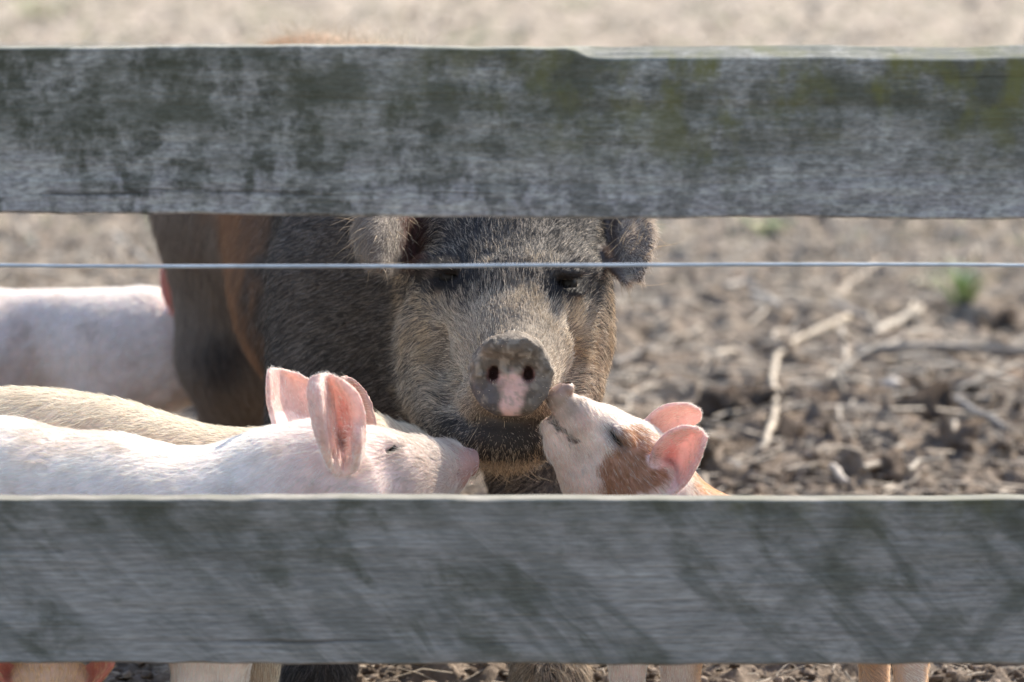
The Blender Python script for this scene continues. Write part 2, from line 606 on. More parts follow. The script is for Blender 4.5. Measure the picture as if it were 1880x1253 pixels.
# ------------------------------------------------------------------ fence: two weathered boards, a wire, posts out of frame
def wood_material(name, seed, diag, lichen, dark):
    m, nt, b = new_mat(name)
    obj = N(nt, 'ShaderNodeTexCoord').outputs['Object']
    o = mapping(nt, obj, loc=(seed, seed * .37, seed * .71))
    wob = noise_node(nt, mapping(nt, o, (5, 5, 5)), 1, 3)
    # long grain
    wn_ = N(nt, 'ShaderNodeVectorMath', operation='MULTIPLY_ADD')
    nt.links.new(wob, wn_.inputs[0])
    wn_.inputs[1].default_value = (0, 0, .012)
    nt.links.new(o, wn_.inputs[2])
    gvec = wn_.outputs[0]
    g1 = noise_node(nt, mapping(nt, gvec, (3.0, 40, 160)), 1, 6, 0.65)
    g2 = noise_node(nt, mapping(nt, gvec, (14.0, 60, 420)), 1, 5, 0.6)
    spk = noise_node(nt, mapping(nt, o, (45, 60, 330) if diag else (110, 60, 260)), 1, 3, 0.6)
    crack = noise_node(nt, mapping(nt, gvec, (1.6, 10, 75)), 1, 3, 0.5)
    blot = noise_node(nt, mapping(nt, o, (16, 16, 22)), 1, 5, 0.6)
    soft = noise_node(nt, mapping(nt, o, (4, 4, 7)), 1, 4, 0.6)
    base = mixrgb(nt, ramp(nt, g1, [(0.30, 0.0), (0.68, 1.0)]), (0.235, 0.215, 0.19), (0.385, 0.36, 0.32))
    base = mixrgb(nt, ramp(nt, g2, [(0.40, 0.0), (0.75, 0.55)]), base, (0.45, 0.42, 0.37))
    sep = N(nt, 'ShaderNodeSeparateXYZ')
    nt.links.new(obj, sep.inputs[0])
    if diag:
        dv = mapping(nt, o, (1, 1, 1), (0, math.radians(-42), 0))
        d1 = noise_node(nt, mapping(nt, dv, (4.5, 10, 30)), 1, 5, 0.6, 0.6)
        d2 = noise_node(nt, mapping(nt, dv, (7, 10, 16)), 1, 5, 0.6, 0.5)
        dv2 = mapping(nt, o, (1, 1, 1), (0, math.radians(48), 0))
        d3 = noise_node(nt, mapping(nt, dv2, (5, 10, 22)), 1, 5, 0.6, 0.5)
        rx = N(nt, 'ShaderNodeMapRange')
        rx.inputs[1].default_value, rx.inputs[2].default_value = 0.05, 0.35
        nt.links.new(sep.outputs[0], rx.inputs[0])
        base = mixrgb(nt, mathn(nt, 'MULTIPLY', ramp(nt, d3, [(0.50, 0.0), (0.62, 0.65)]), rx.outputs[0]), base, (0.14, 0.137, 0.112))
        dm = mathn(nt, 'MULTIPLY', ramp(nt, d1, [(0.46, 0.0), (0.61, 0.85)]), ramp(nt, soft, [(0.35, 0.35), (0.60, 1.0)]))
        base = mixrgb(nt, dm, base, (0.17, 0.165, 0.14))
        base = mixrgb(nt, mathn(nt, 'MULTIPLY', ramp(nt, d2, [(0.50, 0.0), (0.60, 0.8)]), ramp(nt, blot, [(0.40, 0.1), (0.58, 1.0)])), base, (0.12, 0.118, 0.088))
        base = mixrgb(nt, ramp(nt, mathn(nt, 'MULTIPLY', d1, soft), [(0.05, 0.35), (0.17, 0.0)]), base, (0.48, 0.46, 0.42))
    else:
        # saw marks: short upright dark ticks broken up by the grain, heaviest at the left end
        v1 = noise_node(nt, mapping(nt, o, (40, 10, 25)), 1, 4, 0.62)
        v2 = noise_node(nt, mapping(nt, o, (9, 10, 14)), 1, 3, 0.5)
        h1 = noise_node(nt, mapping(nt, o, (34, 10, 95)), 1, 4, 0.65)
        mx = N(nt, 'ShaderNodeMapRange')
        mx.inputs[1].default_value, mx.inputs[2].default_value = 0.40, -0.35
        mx.inputs[3].default_value, mx.inputs[4].default_value = 0.45, 1.0
        nt.links.new(sep.outputs[0], mx.inputs[0])
        mv = N(nt, 'ShaderNodeMapRange')
        mv.inputs[1].default_value, mv.inputs[2].default_value = 0.76, 0.70
        nt.links.new(sep.outputs[2], mv.inputs[0])
        base = mixrgb(nt, mathn(nt, 'MULTIPLY', mv.outputs[0], 0.55), base, (0.335, 0.305, 0.305))
        lt = mathn(nt, 'MULTIPLY', ramp(nt, h1, [(0.47, 0.0), (0.60, 1.0)]), 0.75)
        base = mixrgb(nt, lt, base, (0.46, 0.435, 0.385))
        dk = ramp(nt, mathn(nt, 'ADD', mathn(nt, 'MULTIPLY', v1, 0.66), mathn(nt, 'MULTIPLY', v2, 0.34)), [(0.47, 0.0), (0.555, 0.95)])
        dk = mathn(nt, 'MULTIPLY', dk, mx.outputs[0])
        dk = mathn(nt, 'MULTIPLY', dk, ramp(nt, h1, [(0.40, 1.0), (0.62, 0.45)]))
        base = mixrgb(nt, dk, base, (0.080, 0.079, 0.060))
    ck = ramp(nt, crack, [(0.27, 1.0), (0.31, 0.0)])
    base = mixrgb(nt, mathn(nt, 'MULTIPLY', ck, 0.7), base, (0.06, 0.055, 0.052))
    base = mixrgb(nt, 1.0, base, ramp(nt, spk, [(0.34, 0.78 if diag else 0.66), (0.66, 1.22 if diag else 1.32)]), 'MULTIPLY')
    # algae and lichen hang down from the weathered upper edge
    hz = N(nt, 'ShaderNodeMapRange')
    hz.inputs[1].default_value, hz.inputs[2].default_value = dark[0], dark[1]
    nt.links.new(sep.outputs[2], hz.inputs[0])
    hg = mathn(nt, 'ADD', hz.outputs[0], mathn(nt, 'MULTIPLY', mathn(nt, 'SUBTRACT', soft, 0.5), 1.6))
    alg = mathn(nt, 'MULTIPLY', ramp(nt, hg, [(0.25, 0.0), (0.85, 1.0)]), ramp(nt, blot, [(0.38, 0.25), (0.60, 1.0)]))
    base = mixrgb(nt, mathn(nt, 'MULTIPLY', alg, 0.85), base, (0.075, 0.074, 0.046))
    lx = N(nt, 'ShaderNodeMapRange')
    lx.inputs[1].default_value, lx.inputs[2].default_value = (-0.25, 0.2)
    nt.links.new(sep.outputs[0], lx.inputs[0])
    lic = mathn(nt, 'MULTIPLY', mathn(nt, 'MULTIPLY', ramp(nt, hg, [(0.45, 0.0), (1.0, 1.0)]), lx.outputs[0]), ramp(nt, noise_node(nt, mapping(nt, o, (24, 24, 16)), 1, 5, 0.65), [(0.46, 0.0), (0.62, 1.0)]))
    base = mixrgb(nt, mathn(nt, 'MULTIPLY', lic, lichen), base, (0.165, 0.155, 0.055))
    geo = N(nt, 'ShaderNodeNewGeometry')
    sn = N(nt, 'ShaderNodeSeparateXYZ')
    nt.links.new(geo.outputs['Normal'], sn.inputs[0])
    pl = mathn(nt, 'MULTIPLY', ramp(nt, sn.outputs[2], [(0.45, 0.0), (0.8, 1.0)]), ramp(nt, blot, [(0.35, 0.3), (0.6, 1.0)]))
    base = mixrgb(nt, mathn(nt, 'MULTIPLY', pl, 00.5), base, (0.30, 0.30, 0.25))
    if diag: base = mixrgb(nt, 1.0, base, (0.90, 0.87, 0.865), 'MULTIPLY')
    nt.links.new(base, b.inputs['Base Color'])
    b.inputs['Roughness'].default_value = 0.85
    b.inputs['Specular IOR Level'].default_value = 0.25
    h = mathn(nt, 'ADD', mathn(nt, 'MULTIPLY', g1, 0.6), mathn(nt, 'MULTIPLY', g2, 0.4))
    h = mathn(nt, 'SUBTRACT', h, mathn(nt, 'MULTIPLY', ck, 0.5))
    bump(nt, b, h, 0.8, 0.004)
    return m

FY = 4.40
def board(name, top_l, top_r, bot_l, bot_r, thick, mat, parent, wane, seed):
    xs = np.concatenate([np.arange(-2.0, -.7, .03), np.arange(-.7, .7, .004), np.arange(.7, 2.01, .03)])
    nz = 16
    V, ring = [], None
    for x in xs:
        t = (x * FPX / FY + 940) / 1880
        p = np.array([[x * 7, seed, 0], [x * 28, seed, 3], [x * 7, seed + 9, 0], [x * 31, seed + 9, 3]])
        n = vnoise(p, seed) - .5
        zt = P(940, top_l + (top_r - top_l) * t, FY)[2] + n[0] * .003 + n[1] * .0014
        zb = P(940, bot_l + (bot_r - bot_l) * t, FY)[2] + n[2] * .004 + n[3] * .0018
        c = .0022 + .001 * n[1]
        w = wane(x)
        w1, w2 = max(c, w * .5), max(c, w)
        col = []
        for k in range(nz + 1):                                   # front face, bottom to top, with a little relief
            z = zb + c + (zt - w1 - zb - c) * k / nz
            col.append((x, FY, z))
        col.append((x, FY + w2 * (.25 - .17 * min(1, w / .02)), zt - w1 * (.35 + .5 * min(1, w / .02))))
        col.append((x, FY + w2, zt))
        col.append((x, FY + thick - .003, zt))
        col.append((x, FY + thick, zt - .003))
        col.append((x, FY + thick, zb + .003))
        col.append((x, FY + thick - .003, zb))
        col.append((x, FY + .003, zb))
        ring = len(col)
        V += col
    V = np.array(V)
    fr = (V[:, 1] == FY)
    q = V.copy(); q[:, 0] *= 4; q[:, 2] *= 90
    V[fr, 1] += (fbm(q, seed, 3)[fr] - .5) * .0035
    F = []
    for i in range(len(xs) - 1):
        for j in range(ring):
            k = (j + 1) % ring
            F.append((i * ring + j, (i + 1) * ring + j, (i + 1) * ring + k, i * ring + k))
    F.append(tuple(range(ring)))
    F.append(tuple(reversed(range((len(xs) - 1) * ring, len(xs) * ring))))
    o = mesh_obj(name, V, F, mat, parent, smooth=False)
    return o

fence = empty('fence', (0, FY, 0))
tag(fence, 'weathered grey board fence with a single wire strung between its two boards', 'fence')
M_WUP = wood_material('weathered_board_upper', 3.1, False, 0.9, (0.66, 0.82))
M_WLO = wood_material('weathered_board_lower', 8.7, True, 0.35, (0.30, 0.40))
bu = board('board', 86, 87, 395, 402, .032, M_WUP, fence, lambda x: .0035 + .021 * float(sstep(.050, .085, x)), 1)
bu['label'] = 'upper weathered board, blotched dark with green lichen along its top right'
bl = board('board', 916, 917, 1217, 1222, .033, M_WLO, fence, lambda x: .004, 2)
bl['label'] = 'lower weathered board with slanting saw marks'
M_POST = wood_material('weathered_post', 15.3, False, 0.3, (0.7, 1.0))
for x in (-1.6, 1.6):
    pts = [(-.05, 0), (.05, 0), (.05, .1), (-.05, .1)]
    V = []
    for z in (-.15, .3, .6, .86):
        for (a, c) in pts: V.append((x + a * (1 - .02 * z), FY + .0435 + c, z))
    F = [tuple(4 * i + np.array([j, (j + 1) % 4, (j + 1) % 4 + 4, j + 4])) for i in range(3) for j in range(4)]
    F = [tuple(int(q) for q in f) for f in F] + [(3, 2, 1, 0), (12, 13, 14, 15)]
    mesh_obj('post', V, F, M_POST, fence, False)
M_WIRE, nt, b = new_mat('galvanised_wire')
b.inputs['Metallic'].default_value = 0.75
b.inputs['Roughness'].default_value = 0.5
obj_ = N(nt, 'ShaderNodeTexCoord').outputs['Object']
nt.links.new(ramp(nt, noise_node(nt, mapping(nt, obj_, (30, 30, 30)), 1, 4), [(0.3, (.34, .38, .42)), (0.7, (.60, .66, .72))]), b.inputs['Base Color'])
xs = np.linspace(-1.6, 1.6, 420)
wz = P(940, 488, 4.438)[2] - .0012 * (xs) + .0012 * np.sin(xs * 5) + .0008 * (vnoise(np.stack([xs * 11, xs * 0, xs * 0], 1), 4) - .5)
path = np.stack([xs, np.full_like(xs, 4.438), wz], 1)
v, f = tube(path, np.full(len(xs), .0019), 8)
wire = mesh_obj('wire', v, tidy(f), M_WIRE, fence)
xs2 = np.linspace(-1.6, -.36, 700)                                 # the second strand wound round the left end
a2 = xs2 * 2 * math.pi / .035
p2 = np.stack([xs2, 4.438 + .0024 * np.cos(a2), np.interp(xs2, xs, wz) + .0024 * np.sin(a2)], 1)
v, f = tube(p2, np.full(len(xs2), .0012), 6)
mesh_obj('wire_strand', v, tidy(f), M_WIRE, wire)

# ------------------------------------------------------------------ implicit bodies -> one continuous mesh each
class Vol:
    def __init__(s, xs, ys, zs):
        s.ax = [np.asarray(a, np.float32) for a in (xs, ys, zs)]
        s.f = np.full([len(a) for a in s.ax], 0.5, np.float32)

    def sl(s, lo, hi):
        return tuple(slice(max(0, int(np.searchsorted(a, l)) - 1), int(np.searchsorted(a, h)) + 1) for a, l, h in zip(s.ax, lo, hi))

    def pts(s, q):
        return (s.ax[0][q[0]][:, None, None], s.ax[1][q[1]][None, :, None], s.ax[2][q[2]][None, None, :])

    def blend(s, q, d, k, sub=False):
        f = s.f[q]
        if sub:
            d = -d
            if k <= 0: s.f[q] = np.maximum(f, d); return
            h = np.clip(0.5 - 0.5 * (f - d) / k, 0, 1)
            s.f[q] = f + (d - f) * h + k * h * (1 - h)
        else:
            if k <= 0: s.f[q] = np.minimum(f, d); return
            h = np.clip(0.5 + 0.5 * (f - d) / k, 0, 1)
            s.f[q] = f + (d - f) * h - k * h * (1 - h)

    def cone(s, a, ra, b, rb, k=.03, sc=(1, 1, 1), sub=False):
        a, b = np.asarray(a, float), np.asarray(b, float)
        sc = np.asarray(sc, float)
        R = max(ra, rb)
        m = R / sc + k + .03
        q = s.sl(np.minimum(a, b) - m, np.maximum(a, b) + m)
        X, Y, Z = s.pts(q)
        A, B = a * sc, b * sc
        D = B - A
        L2 = max(D @ D, 1e-12)
        x, y, z = X * sc[0] - A[0], Y * sc[1] - A[1], Z * sc[2] - A[2]
        t = np.clip((x * D[0] + y * D[1] + z * D[2]) / L2, 0, 1)
        d = np.sqrt((x - t * D[0]) ** 2 + (y - t * D[1]) ** 2 + (z - t * D[2]) ** 2) - (ra + t * (rb - ra))
        s.blend(q, (d / sc.max()).astype(np.float32), k, sub)

    def chain(s, pts, k=.03, sc=(1, 1, 1)):
        for (a, ra), (b, rb) in zip(pts[:-1], pts[1:]):
            s.cone(a, ra, b, rb, k, sc)

    def ell(s, c, r, k=.03, R=None, sub=False):
        c, r = np.asarray(c, float), np.asarray(r, float)
        m = r.max() + k + .02
        q = s.sl(c - m, c + m)
        X, Y, Z = s.pts(q)
        x, y, z = X - c[0], Y - c[1], Z - c[2]
        if R is not None:
            R = np.asarray(R, float)
            x, y, z = (R[0, 0] * x + R[0, 1] * y + R[0, 2] * z, R[1, 0] * x + R[1, 1] * y + R[1, 2] * z, R[2, 0] * x + R[2, 1] * y + R[2, 2] * z)
        k0 = np.sqrt((x / r[0]) ** 2 + (y / r[1]) ** 2 + (z / r[2]) ** 2)
        k1 = np.sqrt((x / r[0] ** 2) ** 2 + (y / r[1] ** 2) ** 2 + (z / r[2] ** 2) ** 2) + 1e-6
        s.blend(q, (k0 * (k0 - 1) / k1).astype(np.float32), k, sub)

    def disc(s, c, n, r, hh, rd, k=.01, oval=1.0):
        c = np.asarray(c, float)
        n = np.asarray(n, float) / np.linalg.norm(n)
        q = s.sl(c - r - k - .02, c + r + k + .02)
        X, Y, Z = s.pts(q)
        x, y, z = X - c[0], Y - c[1], Z - c[2]
        h = x * n[0] + y * n[1] + z * n[2]
        rad = np.sqrt(np.maximum(x * x + y * y + z * z - h * h, 0))
        dx, dy = rad - (r - rd), np.abs(h) - (hh - rd)
        d = np.minimum(np.maximum(dx, dy), 0) + np.sqrt(np.maximum(dx, 0) ** 2 + np.maximum(dy, 0) ** 2) - rd
        s.blend(q, d.astype(np.float32), k)

    def sheet(s, grid, r0, r1=None, k=.008, nu=34, nv=26):
        """A thick curved sheet (an ear) through a grid of control points, rows root to tip."""
        g = np.asarray(grid, float)
        S = patch(g, nu, nv)
        r1 = r0 if r1 is None else r1
        lo, hi = S.reshape(-1, 3).min(0) - .03, S.reshape(-1, 3).max(0) + .03
        q = s.sl(lo, hi)
        tmp = np.full(s.f[q].shape, 0.5, np.float32)
        A = [a[q_] for a, q_ in zip(s.ax, q)]
        rows = np.linspace(0, 1, nu)
        for i in range(nu):
            r = r0 + (r1 - r0) * rows[i]
            for j in range(nv):
                c = S[i, j]
                e = r + .012
                t = tuple(slice(max(0, int(np.searchsorted(a, x - e)) - 1), int(np.searchsorted(a, x + e)) + 1) for a, x in zip(A, c))
                d = np.sqrt((A[0][t[0]][:, None, None] - c[0]) ** 2 + (A[1][t[1]][None, :, None] - c[1]) ** 2 + (A[2][t[2]][None, None, :] - c[2]) ** 2) - r
                tmp[t] = np.minimum(tmp[t], d)
        s.blend(q, tmp, k)
        return S.reshape(-1, 3)

    def sample(s, p):
        idx, fr = [], []
        for a, x in zip(s.ax, p):
            i = int(np.clip(np.searchsorted(a, x) - 1, 0, len(a) - 2))
            idx.append(i); fr.append((x - a[i]) / (a[i + 1] - a[i]))
        c = s.f[idx[0]:idx[0] + 2, idx[1]:idx[1] + 2, idx[2]:idx[2] + 2]
        for t in fr: c = c[0] * (1 - t) + c[1] * t
        return float(c)

    def hit(s, px, py, d0=4.4, d1=6.8):
        """First surface point along the sight line of a photo pixel."""
        for d in np.arange(d0, d1, .003):
            p = P(px, py, d)
            if all(a[0] < x < a[-1] for a, x in zip(s.ax, p)) and s.sample(p) < 0:
                return p
        raise ValueError('no surface at %s %s' % (px, py))

    def mesh(s, smooth=2):
        f = s.f
        sg = f < 0
        c = [sg[i:sg.shape[0] - 1 + i, j:sg.shape[1] - 1 + j, k:sg.shape[2] - 1 + k] for i in (0, 1) for j in (0, 1) for k in (0, 1)]
        al = c[0].copy(); an = c[0].copy()
        for q in c[1:]: al &= q; an |= q
        I = np.argwhere(an & ~al)
        vid = np.full(an.shape, -1, np.int32)
        vid[I[:, 0], I[:, 1], I[:, 2]] = np.arange(len(I))
        offs = [(i, j, k) for i in (0, 1) for j in (0, 1) for k in (0, 1)]
        val = np.stack([f[I[:, 0] + o[0], I[:, 1] + o[1], I[:, 2] + o[2]] for o in offs], 1)
        acc = np.zeros((len(I), 3)); cnt = np.zeros(len(I))
        for a in range(8):
            for b in range(a + 1, 8):
                df = [offs[b][t] - offs[a][t] for t in range(3)]
                if sum(abs(x) for x in df) != 1: continue
                va, vb = val[:, a], val[:, b]
                m = (va < 0) != (vb < 0)
                t = np.where(m, va / np.where(m, va - vb, 1), 0)
                for ax in range(3):
                    acc[:, ax] += m * (offs[a][ax] + t * df[ax])
                cnt += m
        loc = acc / cnt[:, None]
        V = np.stack([s.ax[t][I[:, t]] + loc[:, t] * (s.ax[t][I[:, t] + 1] - s.ax[t][I[:, t]]) for t in range(3)], 1)
        quads = []
        for ax in range(3):
            u, w = (ax + 1) % 3, (ax + 2) % 3
            s0 = [slice(None)] * 3; s1 = [slice(None)] * 3
            s0[ax] = slice(0, -1); s1[ax] = slice(1, None)
            A, B = sg[tuple(s0)], sg[tuple(s1)]
            E = np.argwhere(A != B)
            E = E[(E[:, u] > 0) & (E[:, w] > 0) & (E[:, u] < sg.shape[u] - 1) & (E[:, w] < sg.shape[w] - 1)]
            flip = A[E[:, 0], E[:, 1], E[:, 2]]
            def vv(du, dw):
                q = E.copy(); q[:, u] += du; q[:, w] += dw
                return vid[q[:, 0], q[:, 1], q[:, 2]]
            qd = np.stack([vv(-1, -1), vv(0, -1), vv(0, 0), vv(-1, 0)], 1)
            qd[~flip] = qd[~flip][:, ::-1]
            quads.append(qd)
        Q = np.concatenate(quads)
        for it in range(smooth):
            lam = 0.5 if it % 2 == 0 else -0.45
            sm = np.zeros_like(V); n = np.zeros(len(V))
            for i in range(4):
                a, b = Q[:, i], Q[:, (i + 1) % 4]
                for d in range(3):
                    sm[:, d] += np.bincount(a, V[b, d], len(V))
                n += np.bincount(a, minlength=len(V))
            V = V + lam * (sm / np.maximum(n, 1)[:, None] - V) * (n > 0)[:, None]
        return V, Q

def patch(g, nu, nv):
    """Catmull-Rom surface through a grid of points."""
    def cr(p, n):
        m = len(p)
        t = np.linspace(0, m - 1, n)
        i = np.minimum(t.astype(int), m - 2)
        f = (t - i)[:, None, None]
        e = np.concatenate([[2 * p[0] - p[1]], p, [2 * p[-1] - p[-2]]])
        a, b, c, d = e[i], e[i + 1], e[i + 2], e[i + 3]
        return 0.5 * (2 * b + (c - a) * f + (2 * a - 5 * b + 4 * c - d) * f * f + (3 * b - a - 3 * c + d) * f ** 3)
    g = cr(g, nu)
    return cr(g.transpose(1, 0, 2), nv).transpose(1, 0, 2)

def PG(rows):
    return [[P(*q) for q in r] for r in rows]

def vnormals(V, Q):
    n = np.cross(V[Q[:, 2]] - V[Q[:, 0]], V[Q[:, 3]] - V[Q[:, 1]])
    out = np.zeros_like(V)
    for i in range(4):
        for d in range(3):
            out[:, d] += np.bincount(Q[:, i], n[:, d], len(V))
    return out / (np.linalg.norm(out, axis=1)[:, None] + 1e-12)

def nearest_dist(V, S, cap=.05):
    """Distance from each vertex to the closest of a set of points, capped."""
    d = np.full(len(V), cap)
    lo, hi = S.min(0) - cap, S.max(0) + cap
    m = np.where(((V > lo) & (V < hi)).all(1))[0]
    for ch in np.array_split(m, max(1, len(m) // 2000)):
        if len(ch):
            d[ch] = np.minimum(d[ch], np.sqrt(((V[ch][:, None, :] - S[None]) ** 2).sum(2)).min(1))
    return d

def fur(name, parent, mat, V, Q, Nn, dens, length, guides, colfn, count, radius=.00028, lift=.35, wild=.25, npt=4, seed=1, lencv=.3):
    r_ = np.random.default_rng(seed)
    T = np.concatenate([Q[:, [0, 1, 2]], Q[:, [0, 2, 3]]])
    ar = np.linalg.norm(np.cross(V[T[:, 1]] - V[T[:, 0]], V[T[:, 2]] - V[T[:, 0]]), axis=1) * .5
    w = ar * dens[T].mean(1)
    cs = np.cumsum(w)
    ti = np.searchsorted(cs, r_.uniform(0, cs[-1], count))
    ti = np.minimum(ti, len(T) - 1)
    b1, b2 = r_.uniform(0, 1, count), r_.uniform(0, 1, count)
    sw = b1 + b2 > 1
    b1[sw], b2[sw] = 1 - b1[sw], 1 - b2[sw]
    B = np.stack([1 - b1 - b2, b1, b2], 1)
    tv = T[ti]
    root = (V[tv] * B[:, :, None]).sum(1)
    nn = (Nn[tv] * B[:, :, None]).sum(1)
    nn /= np.linalg.norm(nn, axis=1)[:, None] + 1e-9
    L = (length[tv] * B).sum(1) * np.clip(1 + r_.normal(0, lencv, count), .35, 2.2)
    gpnt = np.array([g[0] for g in guides]); gd = np.array([np.asarray(g[1], float) / np.linalg.norm(g[1]) for g in guides])
    dr = np.zeros((count, 3))
    for i in range(0, count, 20000):
        q = root[i:i + 20000]
        ww = 1 / (((q[:, None] - gpnt[None]) ** 2).sum(2) + .0008) ** 2
        dr[i:i + 20000] = ww @ gd / ww.sum(1)[:, None]
    sw1 = np.stack([fbm(root * 45, 11 + i, 2) - .5 for i in range(3)], 1) * 2.0
    sw2 = np.stack([vnoise(root * 220, 31 + i) - .5 for i in range(3)], 1) * 1.0
    dr = dr + (sw1 + sw2) * wild + r_.normal(0, wild * .45, (count, 3))
    dr -= nn * (dr * nn).sum(1)[:, None]
    dr /= np.linalg.norm(dr, axis=1)[:, None] + 1e-9
    lf = np.clip(lift * (1 + r_.normal(0, .35, count)), .05, 1.4)
    d0 = dr * np.cos(lf)[:, None] + nn * np.sin(lf)[:, None]
    d1 = dr * np.cos(lf * .35)[:, None] + nn * np.sin(lf * .35)[:, None] + r_.normal(0, wild * .4, (count, 3))
    t = np.linspace(0, 1, npt)
    pos_ = root[:, None] - nn[:, None] * .0004 + L[:, None, None] * (d0[:, None] * (t - t * t * .5)[None, :, None] + d1[:, None] * (t * t * .5)[None, :, None])
    rad = radius * (1 - .85 * t ** 1.5)[None] * np.clip(1 + r_.normal(0, .25, count), .5, 1.8)[:, None]
    hc = bpy.data.hair_curves.new(name)
    hc.add_curves([npt] * count)
    hc.points.foreach_set('position', pos_.astype(np.float32).ravel())
    ra = hc.attributes.get('radius') or hc.attributes.new('radius', 'FLOAT', 'POINT')
    ra.data.foreach_set('value', rad.astype(np.float32).ravel())
    c = np.ones((count, 4), np.float32)
    c[:, :3] = np.clip(colfn(root, nn, r_), 0.003, .95)
    ca = hc.attributes.new('Col', 'FLOAT_COLOR', 'CURVE')
    ca.data.foreach_set('color', c.ravel())
    hc.materials.append(mat)
    o = link(name, hc, parent)
    o['kind'] = 'stuff'
    return o

def rect_axis(lo, hi, f0, f1, fine, coarse):
    """Axis coarse outside [f0,f1], fine inside."""
    out = [lo]
    while out[-1] < hi:
        x = out[-1]
        d = max(f0 - x, x - f1, 0)
        out.append(x + min(coarse, fine + d * .12))
    return np.array(out)

def ball(name, c, r, parent, mat, sc=(1, 1, 1)):
    v = IV3 * r * np.asarray(sc) + c
    return mesh_obj(name, v, IF3, mat, parent)

SKIN_DARK = skin_material('bristly_dark_skin', 0.0, 0.75, 350, 0.6)
SKIN_PINK = skin_material('pink_piglet_skin', 0.25, 0.6, 700, 0.25)
HAIR_DARK = hair_material('sow_bristle', 0.2, 0.5, 0.25)
HAIR_WHITE = hair_material('piglet_hair', 0.4, 0.5, 0.3)
